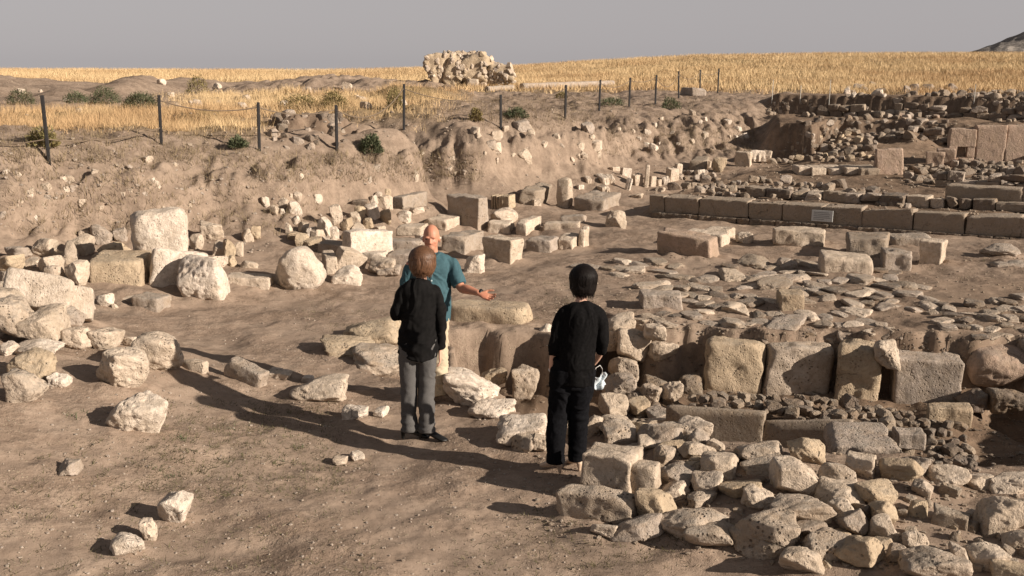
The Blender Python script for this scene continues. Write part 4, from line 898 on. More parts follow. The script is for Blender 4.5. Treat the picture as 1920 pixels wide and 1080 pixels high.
# ------------------------------------------------------------------ vegetation
def blades(points, h0, h1, w, nb, spread, seed, lean=.35):
    """tufts of thin triangular blades, all in one sheet of triangles"""
    rs = np.random.RandomState(seed); n = len(points); P = np.repeat(points, nb, 0); m = len(P)
    ang = rs.uniform(0, 2*np.pi, m); rr = spread*np.sqrt(rs.uniform(0, 1, m))
    b = P + np.stack([rr*np.cos(ang), rr*np.sin(ang), np.zeros(m)-.02], 1)
    hh = rs.uniform(h0, h1, m); la = ang + rs.normal(0, .7, m); ll = np.abs(rs.normal(0, lean, m))*hh
    tip = b + np.stack([ll*np.cos(la), ll*np.sin(la), hh], 1)
    fa = rs.uniform(0, np.pi, m); ww = w*rs.uniform(.6, 1.3, m)
    dx = np.stack([np.cos(fa)*ww/2, np.sin(fa)*ww/2, np.zeros(m)], 1)
    V = np.stack([b-dx, b+dx, tip], 1).reshape(-1, 3); return V, np.arange(3*m).reshape(-1, 3)
rs = np.random.RandomState(5)
def sample_grass(n, y0, y1, xr, power=1.0):
    Y = y0 + (y1-y0)*rs.uniform(0, 1, n)**power; X = rs.uniform(-1, 1, n)*xr*Y + 0*Y; Z = hz(X, Y)
    k = rs.uniform(0, 1, n) < grass_mask(X, Y, Z); return np.stack([X, Y, Z], 1)[k]
g1 = sample_grass(90000, 46, 130, .52, 1.6); g1 = g1[rs.uniform(0, 1, len(g1)) < .35 + .75*sstep(-.5, .4, fbm2(g1[:, 0]*.35, g1[:, 1]*.2, 3, 77))]; V1, F1 = blades(g1, .10, .40, .026, 6, .30, 1, .75)
tag(link('dry_grass', mesh_np('dry_grass', V1, F1), 'straw'), 'tall golden dry grass covering the field to the skyline', 'grass', kind='stuff')
g2 = sample_grass(60000, 18, 46, .5); g2 = g2[rs.uniform(0, 1, len(g2)) < .25 + .85*sstep(-.4, .4, fbm2(g2[:, 0]*.8, g2[:, 1]*.5, 3, 78))]; V2, F2 = blades(g2, .06, .34, .010, 8, .16, 2, .7)
tag(link('dry_grass', mesh_np('dry_grass', V2, F2), 'straw'), 'golden dry grass growing between the fence and the spoil bank', 'grass', kind='stuff')
pts = []
for (a, b, c, d, n_) in ((0,215,480,305,2200),(480,285,900,340,1500),(0,300,600,440,1500),(900,180,1400,245,1600),(1130,240,1420,290,1200),(760,160,1150,230,1800)):
    for _ in range(n_//3):
        pts.append(cast(rs.uniform(a, c), rs.uniform(b, d)))
V3, F3 = blades(np.array(pts), .04, .16, .010, 8, .10, 3, .8)
tag(link('dry_weeds', mesh_np('dry_weeds', V3, F3), 'straw_grey'), 'short dead weeds rooted in the bank and plateau soil', 'weeds', kind='stuff')
def bush(box, label, mat='bush_green', seed=1, dense=1.0, name='bush'):
    x0, y0, x1, y1 = box; q = cast((x0+x1)/2, y1); s = q[1]/FPX; w = (x1-x0)*s; h = (y1-y0)*s*1.05
    r = np.random.RandomState(seed); o = empty(name, tuple(q), label=label, cat='bush')
    nl = int(1300*dense); c = r.normal(size=(nl, 3)); c /= np.linalg.norm(c, axis=1)[:, None]; rad = r.uniform(.35, 1, nl)**.5
    lob = 1 + .25*noise3(c*2.2+seed, seed)
    c = c*(rad*lob)[:, None]; c[:, 2] = np.abs(c[:, 2])
    C = c*np.array([w*.5, w*.42, h*.95])
    d = c + r.normal(0, .5, (nl, 3)); d[:, 2] = np.abs(d[:, 2])+.3; d /= np.linalg.norm(d, axis=1)[:, None]
    L = r.uniform(.03, .075, nl)*max(1, h*1.6); side = np.cross(d, r.normal(size=(nl, 3))); side /= np.linalg.norm(side, axis=1)[:, None]
    Wd = .012*max(1, h*1.6)
    V = np.stack([C-side*Wd, C+side*Wd, C+d*L[:, None]], 1).reshape(-1, 3)
    link('foliage', mesh_np('foliage', V, np.arange(3*nl).reshape(-1, 3)), mat, o)
    st = []
    SV = []; SF = []
    for k in range(9):
        a = r.uniform(0, 6.28); tip = np.array([math.cos(a)*w*.35, math.sin(a)*w*.3, h*.7]); me_ = tube_mesh('stem', [(0, 0, -.04), tip*.5+(0, 0, .03), tip], .006, 5)
        link('stem', me_, 'straw_grey', o)
    return o
bush((12,168,66,196), 'dark green bush at the start of the spoil bank', seed=1)
bush((120,172,168,193), 'low dark bush just before the big rounded bush', seed=2)
bush((168,164,226,195), 'big rounded dark green bush on the spoil bank', seed=3, dense=1.4)
bush((226,174,296,203), 'wide dark green bush behind the second fence post', seed=4, dense=1.4)
bush((350,140,392,176), 'sparse grey green shrub rising above the spoil bank', seed=5, dense=.6, mat='bush_olive')
bush((674,250,717,287), 'round green bush on the bank edge before the fence', seed=6, dense=1.3)
bush((428,258,464,277), 'small dark tuft bush at the foot of the eroded hump', seed=7, dense=.7)
bush((520,178,610,206), 'olive brown weeds growing above the robbed hole', seed=8, mat='bush_olive')
bush((600,172,652,205), 'tall olive weeds beside the fence post at the robbed hole', seed=9, mat='bush_olive')
bush((722,168,758,204), 'olive weeds standing against a black fence post', seed=10, mat='bush_olive', dense=.7)
bush((880,202,904,228), 'grey green weed clump before the column shafts', seed=11, dense=.6, mat='bush_olive')
bush((945,202,990,222), 'low green weeds beside the fence post above the stones', seed=12, dense=.7)
bush((1120,182,1172,198), 'thin line of green weeds between the middle fence posts', seed=13, dense=.6)
bush((1240,184,1276,204), 'small grey green bush below the far fence posts', seed=14, dense=.8)
bush((55,240,110,276), 'yellowish weeds around the nearest fence post', seed=15, mat='bush_olive', dense=.7)
bush((1040,172,1066,184), 'tiny weed clump near the long fallen column', seed=16, mat='bush_olive', dense=.4)
for i, (x, y, w) in enumerate(((125,777,34),(322,822,40),(358,842,22),(512,862,36),(290,880,16),(330,890,30),(440,800,22),(560,835,20),(205,790,16))):
    q = cast(x, y); s = q[1]/FPX
    Vw, Fw = blades(np.array([q]*10) + np.random.RandomState(i).normal(0, 1, (10, 3))*np.array([w*s*.35, w*s*.35, 0]), .015, .05, .010, 5, .03, i, 1.2)
    Vw = Vw - q; tag(link('green_weed', mesh_np('green_weed', Vw, Fw), 'bush_green', None, tuple(q)), 'tiny green weed flat on the bare trodden ground', 'weed', 'weeds on the trodden ground')
fg = []
r9 = np.random.RandomState(12)
for (a, b, c_, d_, n_) in ((260,750,640,930,520),(850,960,1300,1080,160),(0,820,700,1080,260),(1100,480,1900,600,160),(1000,520,1120,600,60),(560,560,760,640,60)):
    for _ in range(n_): fg.append(cast(r9.uniform(a, c_), r9.uniform(b, d_)))
Vg, Fg = blades(np.array(fg), .010, .050, .010, 16, .06, 31, 1.5)
tag(link('dry_weeds', mesh_np('ground_weeds', Vg, Fg), 'weed_dark'), 'trampled olive weed wisps scattered over the bare ground', 'weeds', kind='stuff')
# pebbles and clods, far too many to count
def pebbles(n, poly_px, s0, s1, seed, mat, label):
    r = np.random.RandomState(seed); xs = [p[0] for p in poly_px]; ys_ = [p[1] for p in poly_px]; P = np.array([(a, b, 0) for a, b in poly_px], float)
    x = r.uniform(min(xs), max(xs), n*2); y = min(ys_) + (max(ys_)-min(ys_))*r.uniform(0, 1, n*2)
    k = poly_sdf(x, y, P) < 0; x, y = x[k][:n], y[k][:n]
    # march all rays at once
    d = np.stack([ray(a, b) for a, b in zip(x, y)]); tt = np.geomspace(5, 70, 500); hit = np.full(len(x), 60.); todo = np.ones(len(x), bool)
    for t_ in tt:
        pz = CAM_H + d[:, 2]*t_ - hz(d[:, 0]*t_, d[:, 1]*t_); h_ = todo & (pz < 0); hit[h_] = t_; todo &= ~h_
    X, Y = d[:, 0]*hit, d[:, 1]*hit; Z = hz(X, Y)
    sz = (s0 + (s1-s0)*r.uniform(0, 1, len(x))**3)
    Vs = []; Fs = []; off = 0
    base = [rock_geo(900+i, 1, 6, 20, .08) for i in range(8)]
    for i in range(len(x)):
        Vb, Fb = base[i % 8]; a = r.uniform(0, 6.28); c_, s_ = math.cos(a), math.sin(a); sc = sz[i]*np.array([1, r.uniform(.6, .9), r.uniform(.4, .8)])
        q = Vb*sc; q = np.stack([q[:, 0]*c_-q[:, 1]*s_, q[:, 0]*s_+q[:, 1]*c_, q[:, 2]], 1) + (X[i], Y[i], Z[i]+sz[i]*.12)
        Vs.append(q); Fs.append(Fb+off); off += len(Vb)
    return tag(link('gravel', mesh_np('gravel', np.concatenate(Vs), np.concatenate(Fs)), mat), label, 'gravel', kind='stuff')
pebbles(2600, [(0,560),(700,540),(1000,800),(1100,1080),(0,1080)], .005, .030, 1, GR, 'pale grit and pebbles strewn over the trodden foreground')
pebbles(1100, [(0,320),(640,300),(1400,200),(1400,280),(960,380),(700,420),(480,480),(0,440)], .012, .08, 2, GR, 'pale grit and small stones bedded in the banks')
pebbles(1600, [(1100,480),(1920,480),(1920,640),(1320,640),(1000,600)], .01, .05, 3, AB, 'grey chips strewn among the flat footings')
pebbles(1800, [(1000,780),(1300,800),(1920,880),(1920,1080),(1420,1060),(1000,1000)], .01, .05, 4, AB, 'chips and clods packed between the tumbled wall stones')
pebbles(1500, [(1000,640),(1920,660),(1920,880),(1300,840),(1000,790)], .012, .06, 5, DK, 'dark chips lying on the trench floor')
pebbles(2200, [(1200,330),(1920,200),(1920,440),(1230,400)], .015, .09, 6, AB, 'brown chips strewn over the excavated platform')
pebbles(900, [(0,150),(800,165),(1400,180),(1250,215),(960,245),(640,290),(0,310)], .02, .09, 7, GR, 'pale chips scattered over the plateau')
# ------------------------------------------------------------------ people
def skin_mat(name, col, red):
    m = bpy.data.materials.new(name); nt, bs = nodes_of(m); t = NT(nt); tc = t.n('ShaderNodeTexCoord')
    n = t.noise(9, 4, .6, vec=tc.outputs['Object']); t.l(t.mix(t.ramp(n, .35, .65), col, red), bs.inputs['Base Color'])
    bs.inputs['Roughness'].default_value = .55; bs.inputs['Specular IOR Level'].default_value = .35; MATS[name] = m
skin_mat('skin_tanned', (.42, .205, .13), (.47, .19, .12)); skin_mat('skin_light', (.56, .345, .25), (.60, .36, .265)); skin_mat('skin_fair', (.50, .30, .215), (.54, .30, .22))
plain_mat('cloth_black', (.006, .0056, .0058), .3, 60, .95, .25, .003, spec=.06); plain_mat('cloth_jacket', (.0065, .006, .006), .3, 25, .9, .25, .004, spec=.1)
plain_mat('cloth_navy', (.006, .006, .0072), .3, 60, .95, .25, .003, spec=.06); plain_mat('cloth_grey', (.085, .081, .079), .18, 180, .9, .3, .002)
plain_mat('cloth_teal', (.038, .086, .104), .12, 60, .85, .3, .003); plain_mat('cloth_beige', (.42, .35, .25), .12, 60, .9, .3, .003)
plain_mat('hair_brown', (.10, .048, .024), .55, 26, .5, .6, .004, stretch=(9, 9, .8), spec=.4); plain_mat('hair_black', (.007, .005, .0045), .5, 30, .55, .6, .004, stretch=(9, 9, .8), spec=.12)
plain_mat('hair_white', (.55, .50, .45), .2, 60, .8, .5, .004); plain_mat('leather_black', (.008, .008, .008), .3, 30, .35, .1); plain_mat('leather_beige', (.44, .33, .245), .12, 30, .45, .1)
plain_mat('leather_brown', (.17, .125, .09), .3, 30, .7, .2); plain_mat('watch_black', (.01, .01, .01), .2, 30, .4); plain_mat('metal_white', (.62, .62, .60), .1, 30, .35)
plain_mat('button_pale', (.38, .45, .46), .1, 30, .5); plain_mat('paper_blue', (.50, .56, .60), .2, 40, .8); plain_mat('eye_dark', (.02, .015, .012), .1, 30, .3); plain_mat('lip', (.30, .11, .09), .1, 30, .6)
def ring(c, t, side, rx, ry, n):
    t = Vector(t).normalized(); s = Vector(side); s = (s - t*s.dot(t)); s = s.normalized() if s.length > 1e-4 else t.orthogonal().normalized(); b = t.cross(s)
    return [Vector(c) + s*(rx*math.cos(2*math.pi*k/n)) + b*(ry*math.sin(2*math.pi*k/n)) for k in range(n)]
def tube(bm, pts, rad, side=(1, 0, 0), n=18, cap=.5):
    """pts: centres; rad: radius or (rx, ry) per point; domed ends"""
    pts = [Vector(p) for p in pts]; R = [(r, r) if isinstance(r, (int, float)) else r for r in rad]; rows = []
    def tan(i): return (pts[min(i+1, len(pts)-1)] - pts[max(i-1, 0)])
    t0 = tan(0).normalized(); t1 = tan(len(pts)-1).normalized()
    rows.append(ring(pts[0]-t0*min(R[0])*cap*.9, t0, side, R[0][0]*.45, R[0][1]*.45, n)); rows.append(ring(pts[0]-t0*min(R[0])*cap*.55, t0, side, R[0][0]*.82, R[0][1]*.82, n))
    for i, p in enumerate(pts): rows.append(ring(p, tan(i), side, R[i][0], R[i][1], n))
    rows.append(ring(pts[-1]+t1*min(R[-1])*cap*.55, t1, side, R[-1][0]*.82, R[-1][1]*.82, n)); rows.append(ring(pts[-1]+t1*min(R[-1])*cap*.9, t1, side, R[-1][0]*.45, R[-1][1]*.45, n))
    vs_ = [[bm.verts.new(p) for p in r] for r in rows]
    for a, b in zip(vs_[:-1], vs_[1:]):
        for k in range(n): bm.faces.new((a[k], a[(k+1) % n], b[(k+1) % n], b[k]))
    bm.faces.new(vs_[0][::-1]); bm.faces.new(vs_[-1])
def ball(bm, c, r, rot=None):
    r = (r, r, r) if isinstance(r, (int, float)) else r
    M = Matrix.Translation(c) @ (Euler(rot).to_matrix().to_4x4() if rot else Matrix()) @ Matrix.Diagonal((*r, 1))
    bmesh.ops.create_uvsphere(bm, u_segments=20, v_segments=14, radius=1, matrix=M)
def spline(pts, k=5):
    """Catmull-Rom through rows of equal length"""
    P = [np.asarray(p, float) for p in pts]; P = [2*P[0]-P[1]] + P + [2*P[-1]-P[-2]]; out = []
    for i in range(1, len(P)-2):
        for t in np.linspace(0, 1, k, endpoint=False):
            a, b, c, d = P[i-1:i+3]; out.append(.5*((2*b) + (-a+c)*t + (2*a-5*b+4*c-d)*t*t + (-a+3*b-3*c+d)*t**3))
    out.append(P[-2]); return out
def loft(bm, rows, side=(1, 0, 0), n=24, cap=.3):   # rows: (x, y, z, rx, ry)
    S = spline(rows); tube(bm, [s[:3] for s in S], [(max(.004, s[3]), max(.004, s[4])) for s in S], side, n, cap)
def fused(name, bm, voxel, smooth, mat, parent, wrinkle=0, wscale=(9, 9, 4), seed=1, dec=None, post=None):
    """one continuous surface grown from overlapping volumes"""
    bmesh.ops.recalc_face_normals(bm, faces=bm.faces); me = bpy.data.meshes.new(name); bm.to_mesh(me); bm.free()
    o = bpy.data.objects.new('tmp', me); COL.objects.link(o)
    r = o.modifiers.new('r', 'REMESH'); r.mode = 'VOXEL'; r.voxel_size = voxel; r.use_smooth_shade = True
    if smooth: s = o.modifiers.new('s', 'SMOOTH'); s.factor = .5; s.iterations = smooth
    if dec: d = o.modifiers.new('d', 'DECIMATE'); d.ratio = dec
    dg = bpy.context.evaluated_depsgraph_get(); m2 = bpy.data.meshes.new_from_object(o.evaluated_get(dg)); bpy.data.objects.remove(o); m2.name = name
    n_ = len(m2.vertices); co = np.empty(n_*3, np.float32); m2.vertices.foreach_get('co', co); co = co.reshape(-1, 3).astype(float)
    if wrinkle:
        no = np.empty(n_*3, np.float32); m2.vertex_normals.foreach_get('vector', no); no = no.reshape(-1, 3)
        w = fbm3(co*np.array(wscale) + 1.5*fbm3(co*3+seed, 2, seed)[:, None], 3, seed); w = 1-np.abs(w)*2
        co = co + no*(wrinkle*w)[:, None]
    if post is not None: co = post(co)
    m2.vertices.foreach_set('co', co.astype(np.float32).ravel()); m2.update()
    m2.polygons.foreach_set('use_smooth', [True]*len(m2.polygons))
    m2.materials.clear(); return link(name, m2, mat, parent)
def finger(bm, base, d, up, L, r, curl):
    d = Vector(d).normalized(); up = Vector(up).normalized(); p = Vector(base); pts = [p.copy()]
    ax = d.cross(up).normalized()
    for f, c in ((.45, curl*.6), (.32, curl), (.23, curl*.8)):
        d = Matrix.Rotation(c, 3, ax) @ d; p = p + d*L*f; pts.append(p.copy())
    tube(bm, pts, [r*1.05, r, r*.92, r*.78], n=10, cap=.9)
def hand(bm, wrist, d, palm_n, thumb_side, curl=.25, s=1.0, spread=.1):
    """wrist point, direction of the fingers, palm normal, side of the thumb"""
    d = Vector(d).normalized(); pn = Vector(palm_n); pn = (pn - d*pn.dot(d)).normalized(); th = Vector(thumb_side); th = (th - d*th.dot(d) - pn*th.dot(pn)).normalized(); w = Vector(wrist)
    tube(bm, [w-d*.02*s, w+d*.02*s, w+d*.055*s, w+d*.09*s], [(.024*s, .018*s), (.031*s, .018*s), (.040*s, .016*s), (.039*s, .013*s)], side=th, n=16)
    for i, (o, L) in enumerate(((.030, .072), (.0105, .080), (-.0095, .075), (-.029, .060))):
        finger(bm, w + d*(.088 - abs(i-1.2)*.004)*s + th*o*s, d + th*(o/.03)*spread, pn, L*s, .0088*s, curl*(1+.12*i))
    b = w + d*.03*s + th*.028*s; dd = (d*.75 + th*.8 + pn*.25).normalized()
    tube(bm, [b, b+dd*.035*s, b+(dd*.055+d*.012)*s, b+(dd*.07+d*.032)*s], [.0135*s, .0115*s, .0105*s, .008*s], n=10, cap=.9)
def foot_shoe(name, parent, mat, ankle, yaw, L=.25, heel=.06, flat=False, thick=.045):
    """a shoe: sole line falls from the heel to the toe; yaw 0 points to +Y"""
    bm = bmesh.new(); h = heel
    c, s = math.cos(yaw), math.sin(yaw)
    def W(x, y, z): return (ankle[0] + x*c - y*s, ankle[1] + x*s + y*c, z)
    rows = [(-.055, h+.030, .028, .030), (-.03, h+.036, .034, .036), (.03, h*.75+.030, .036, .030), (.09, h*.3+.026, .041, .026), (.14, .022, .045, .022), (L-.09, .018, .040, .018), (L-.065, .014, .022, .012)]
    if flat: rows = [(-.07, .04, .034, .038), (-.03, .055, .040, .055), (.03, .055, .043, .055), (.09, .045, .047, .044), (.14, .036, .050, .034), (L-.08, .03, .043, .028), (L-.055, .026, .025, .02)]
    loft(bm, [(*W(0, y, z), rx, rz) for y, z, rx, rz in rows], side=(c, s, 0), n=16)
    if not flat and h > .03: tube(bm, [W(0, -.052, h+.02), W(0, -.056, h*.5), W(0, -.058, .008)], [.024, .015, .012], n=10, cap=.1)
    elif flat: tube(bm, [W(0, -.05, .014), W(0, .08, .014), W(0, L-.07, .014)], [(.038, .014), (.048, .014), (.036, .013)], side=(c, s, 0), n=14)
    return fused(name, bm, .006, 2, mat, parent)
def scaled(rows, k): return [(x, y, z, a*k, b*k) for x, y, z, a, b in rows]

def strands(parent, c, rx, ry, zt, zb, mat, n, seed, flare=1.0, front=.15):
    """fine locks falling from the crown to the hem of a bob"""
    r = np.random.RandomState(seed); V = []; Fc = []
    for i in range(n):
        th = r.uniform(0, 2*math.pi)
        if math.sin(th) > front and r.rand() < .8: th = -th
        k = r.uniform(1.0, 1.06); w = r.uniform(.003, .007); ph0 = r.uniform(.05, .9); zend = zb + r.normal(0, .012)
        pts = []
        for t in np.linspace(0, 1, 9):
            ph = ph0 + (1.5-ph0)*min(1, t*1.6); a = th + .12*math.sin(3*t+i)
            z_ = zt - (zt-(zt-.105))*(1-math.cos(ph)) if t < .62 else (zt-.105*(1-math.cos(1.5))) + (zend-(zt-.105*(1-math.cos(1.5))))*((t-.62)/.38)
            q = math.sin(ph)*(1 if t < .62 else 1 - (1-flare)*((t-.62)/.38)**1.5)
            pts.append((c[0] + rx*k*q*math.cos(a), c[1] + ry*k*q*math.sin(a), z_))
        o_ = len(V)
        for j, p_ in enumerate(pts):
            ww = w*(1 - .7*(j/8)**2); tx, ty = -math.sin(th)*ww, math.cos(th)*ww; V += [(p_[0]-tx, p_[1]-ty, p_[2]), (p_[0]+tx, p_[1]+ty, p_[2])]
        Fc += [(o_+2*j, o_+2*j+1, o_+2*j+3, o_+2*j+2) for j in range(8)]
    return tag(link('hair_strands', mesh_np('hair_strands', V, Fc, True), mat, parent), kind='stuff')
def squeeze(cx, k):      # slimmer above the knees
    def f(co):
        w = sstep(.42, .68, co[:, 2]); co[:, 0] += (cx + (co[:, 0]-cx)*k - co[:, 0])*w; return co
    return f
def chain(*fs):
    def f(co):
        for g in fs: co = g(co)
        return co
    return f
def person_root(px, py, label):
    q = cast(px, py); o = empty('person', (q[0], q[1], float(hz(q[0], q[1])[0])), -math.atan2(q[0], q[1])*.6, label=label, cat='person'); return o

# --- the woman in black, seen from behind, holding a folded mask
rw = person_root(1062, 884, 'person in black top and dark trousers seen from behind, holding a blue white mask')
bm = bmesh.new()
TORSO = [(.045, .0, .82, .165, .115), (.055, .0, .92, .165, .115), (.07, .0, 1.05, .15, .10), (.085, .0, 1.17, .165, .105), (.095, .005, 1.27, .155, .09), (.10, .01, 1.335, .10, .066)]
loft(bm, TORSO)
loft(bm, [(.10, .02, 1.33, .062, .058), (.107, .03, 1.40, .050, .050), (.113, .045, 1.46, .052, .054)])
ball(bm, (.115, .055, 1.535), (.078, .098, .105)); ball(bm, (.11, .10, 1.475), (.05, .05, .045)); ball(bm, (.108, .152, 1.515), (.013, .02, .02)); ball(bm, (.185, .045, 1.505), (.012, .022, .030)); ball(bm, (.043, .045, 1.505), (.012, .022, .030))
loft(bm, [(-.02, .0, 1.25, .04, .04), (-.095, -.005, 1.14, .042, .042), (-.135, .0, 1.02, .038, .038), (-.155, .03, .90, .032, .032), (-.165, .06, .80, .024, .026)])
hand(bm, (-.167, .065, .775), (-.03, .12, -1), (.9, .2, 0), (.1, 1, .1), .35, .95)
loft(bm, [(.215, .0, 1.25, .04, .04), (.285, .0, 1.14, .042, .042), (.31, .04, 1.02, .038, .038), (.275, .15, .90, .032, .032), (.235, .20, .83, .026, .026)])
hand(bm, (.225, .215, .80), (-.1, .25, -1), (-.9, .1, 0), (-.2, 1, .1), .6, .92)
for sx, fx, fy in ((-.04, -.085, -.02), (.125, .085, .05)): loft(bm, [(sx+.005, 0, .86, .085, .095), (sx, 0, .70, .075, .085), ((sx+fx)/2, .015, .48, .052, .058), (fx, fy, .28, .048, .052), (fx, fy, .12, .032, .036)])
body = fused('body', bm, .0055, 3, 'skin_light', rw, dec=.5, post=squeeze(.085, .83))
bm = bmesh.new()      # loose top with three quarter sleeves
loft(bm, [(.05, .0, .735, .190, .135), (.055, .0, .80, .188, .135), (.06, .0, .92, .180, .130), (.07, .0, 1.05, .176, .126), (.085, .0, 1.17, .186, .126), (.095, .0, 1.27, .188, .115), (.10, .005, 1.335, .135, .085), (.10, .01, 1.352, .10, .066)], cap=.12)
loft(bm, [(.0, .0, 1.30, .055, .055), (-.05, .0, 1.27, .066, .066), (-.09, -.01, 1.19, .066, .066), (-.115, -.01, 1.09, .062, .062), (-.138, .0, .99, .058, .058), (-.145, .005, .955, .056, .056)], cap=.1)
loft(bm, [(.19, .0, 1.30, .055, .055), (.245, .0, 1.27, .066, .066), (.285, .0, 1.19, .066, .066), (.30, .005, 1.09, .062, .062), (.305, .04, 1.00, .058, .058), (.298, .07, .96, .056, .056)], cap=.1)
def rt_hem(co): co[:, 2] += -.025*np.clip((.85-co[:, 2])*8, 0, 1)*np.clip((.18-co[:, 0])*4, -.6, .6); return co
fused('top', bm, .008, 4, 'cloth_black', rw, .010, (5, 5, 5), 3, post=chain(rt_hem, squeeze(.085, .83)))
bm = bmesh.new()
loft(bm, [(.045, 0, .70, .150, .115), (.045, 0, .80, .165, .12), (.05, 0, .92, .160, .112)], cap=.1)
for sx, fx, fy in ((-.035, -.085, -.02), (.118, .085, .05)): loft(bm, [(sx, 0, .84, .095, .108), (sx-.008, 0, .70, .094, .104), ((sx+fx)/2-.006, .012, .50, .078, .084), (fx, fy, .30, .072, .078), (fx, fy, .16, .068, .074), (fx, fy, .085, .068, .074)], cap=.05)
fused('trousers', bm, .008, 3, 'cloth_navy', rw, .009, (5, 5, 8), 5)
bm = bmesh.new(); ball(bm, (.115, .035, 1.545), (.108, .112, .108)); loft(bm, [(.115, .02, 1.58, .104, .105), (.115, .02, 1.52, .112, .105), (.113, .012, 1.46, .106, .092), (.112, .01, 1.425, .082, .070)], cap=.1)
hr = fused('hair', bm, .007, 2, 'hair_black', rw, .004, (26, 26, 3), 7, post=squeeze(.115, .93)); strands(hr, (.115, .028), .106, .112, 1.652, 1.418, 'hair_black', 420, 3, .72)
foot_shoe('shoe', rw, 'leather_beige', (-.088, -.02, 0), math.radians(38), .24, .055); foot_shoe('shoe', rw, 'leather_beige', (.083, .05, 0), math.radians(20), .24, .055)
bm = bmesh.new(); tube(bm, [(-.163, .055, .815), (-.1645, .058, .805)], [.031, .031], n=24, cap=.1); fused('bracelet', bm, .004, 0, 'metal_white', rw, post=squeeze(.085, .83))
mk = empty('face_mask', (rw.location[0]+.262, rw.location[1]+.24, rw.location[2]+.665), .3, label='folded pale blue face mask dangling from the hand of the person in black', cat='mask')
gv = []; nn = 10
for j in range(7):
    for i in range(nn): gv.append((-.055+.11*i/(nn-1) + .012*math.sin(j*1.3), .02*math.sin(i*1.1+j*.8), .055-.11*j/6 - .02*math.sin(i*.5)))
gf = [(j*nn+i, j*nn+i+1, (j+1)*nn+i+1, (j+1)*nn+i) for j in range(6) for i in range(nn-1)]
o = link('cloth', mesh_np('mask_cloth', gv, gf, True), 'paper_blue', mk); so = o.modifiers.new('s', 'SOLIDIFY'); so.thickness = .004
link('ear_loop', tube_mesh('ear_loop', [(.03, 0, .05), (.03, 0, .10), (.005, -.01, .135), (-.03, -.015, .12), (-.05, -.01, .06)], .0025), 'metal_white', mk)

# --- the woman in grey trousers and black jacket, her back turned
lw = person_root(786, 824, 'person in black jacket and grey trousers with brown hair seen from behind')
bm = bmesh.new()
loft(bm, [(.0, .0, .84, .16, .115), (.0, .0, .95, .155, .11), (.01, .0, 1.08, .145, .10), (.02, .0, 1.2, .16, .105), (.03, .01, 1.31, .165, .095), (.04, .02, 1.37, .11, .07)])
loft(bm, [(.04, .03, 1.36, .06, .058), (.045, .04, 1.43, .05, .05), (.05, .05, 1.49, .052, .054)])
ball(bm, (.055, .06, 1.575), (.078, .098, .105)); ball(bm, (.06, .11, 1.515), (.05, .05, .045)); ball(bm, (.065, .162, 1.555), (.013, .02, .02)); ball(bm, (.128, .05, 1.545), (.012, .022, .03)); ball(bm, (-.018, .05, 1.545), (.012, .022, .03))
loft(bm, [(.17, .0, 1.30, .05, .05), (.205, .0, 1.15, .045, .045), (.215, .01, 1.03, .038, .038), (.215, .03, .90, .032, .032), (.212, .04, .80, .026, .026)])
hand(bm, (.212, .045, .775), (.02, .08, -1), (-.9, .1, 0), (-.1, 1, .1), .3, .92)
loft(bm, [(-.125, .0, 1.30, .05, .05), (-.18, .0, 1.2, .045, .045), (-.195, .03, 1.10, .038, .04), (-.14, .15, 1.10, .032, .032), (-.08, .22, 1.12, .026, .026)])
hand(bm, (-.06, .24, 1.125), (.9, .2, .1), (.1, -.6, .3), (.1, .2, 1), .5, .92)
for sx, fx, fy in ((-.08, -.085, .01), (.075, .07, -.02)): loft(bm, [(sx, 0, .88, .085, .095), (sx, 0, .72, .075, .085), ((sx+fx)/2, .01, .50, .052, .058), (fx, fy, .30, .048, .052), (fx, fy, .12, .032, .036)])
fused('body', bm, .0055, 3, 'skin_fair', lw, dec=.5, post=squeeze(.02, .88))
bm = bmesh.new()
loft(bm, [(-.002, .0, .755, .186, .150), (.0, .0, .85, .190, .148), (.0, .0, .96, .176, .128), (.01, .0, 1.08, .166, .118), (.02, .0, 1.2, .178, .122), (.03, .005, 1.31, .182, .112), (.038, .015, 1.375, .13, .085), (.042, .02, 1.405, .075, .066)], cap=.12)
loft(bm, [(.12, .0, 1.335, .05, .05), (.175, .0, 1.295, .06, .06), (.208, .0, 1.2, .060, .060), (.222, .005, 1.05, .054, .056), (.222, .02, .92, .048, .05), (.216, .035, .805, .044, .046)], cap=.1)
loft(bm, [(-.07, .0, 1.335, .05, .05), (-.125, .0, 1.295, .06, .06), (-.172, .0, 1.21, .060, .060), (-.20, .02, 1.115, .056, .058), (-.17, .10, 1.10, .05, .052), (-.11, .20, 1.115, .046, .046)], cap=.1)
def lw_hem(co): co[:, 2] += -.05*np.clip((.86-co[:, 2])*9, 0, 1)*np.clip(.6-np.abs(co[:, 0]-.03)*4.5, -.4, .6); return co
fused('jacket', bm, .008, 4, 'cloth_jacket', lw, .011, (5, 5, 5.5), 13, post=chain(lw_hem, squeeze(.02, .88)))
bm = bmesh.new()
loft(bm, [(0, 0, .72, .140, .115), (0, 0, .82, .158, .125), (0, 0, .93, .155, .118)], cap=.1)
for sx, fx, fy in ((-.078, -.085, .01), (.076, .068, -.02)): loft(bm, [(sx, 0, .86, .085, .11), (sx, 0, .72, .084, .105), ((sx+fx)/2, .008, .52, .070, .084), (fx, fy, .32, .068, .078), (fx, fy, .18, .070, .08), (fx, fy, .085, .072, .084)], cap=.05)
fused('trousers', bm, .008, 3, 'cloth_grey', lw, .007, (5, 5, 8), 15)
bm = bmesh.new(); ball(bm, (.052, .04, 1.585), (.112, .116, .108)); loft(bm, [(.052, .025, 1.62, .108, .108), (.05, .02, 1.55, .122, .112), (.048, .012, 1.49, .108, .095), (.046, .01, 1.455, .080, .068)], cap=.1)
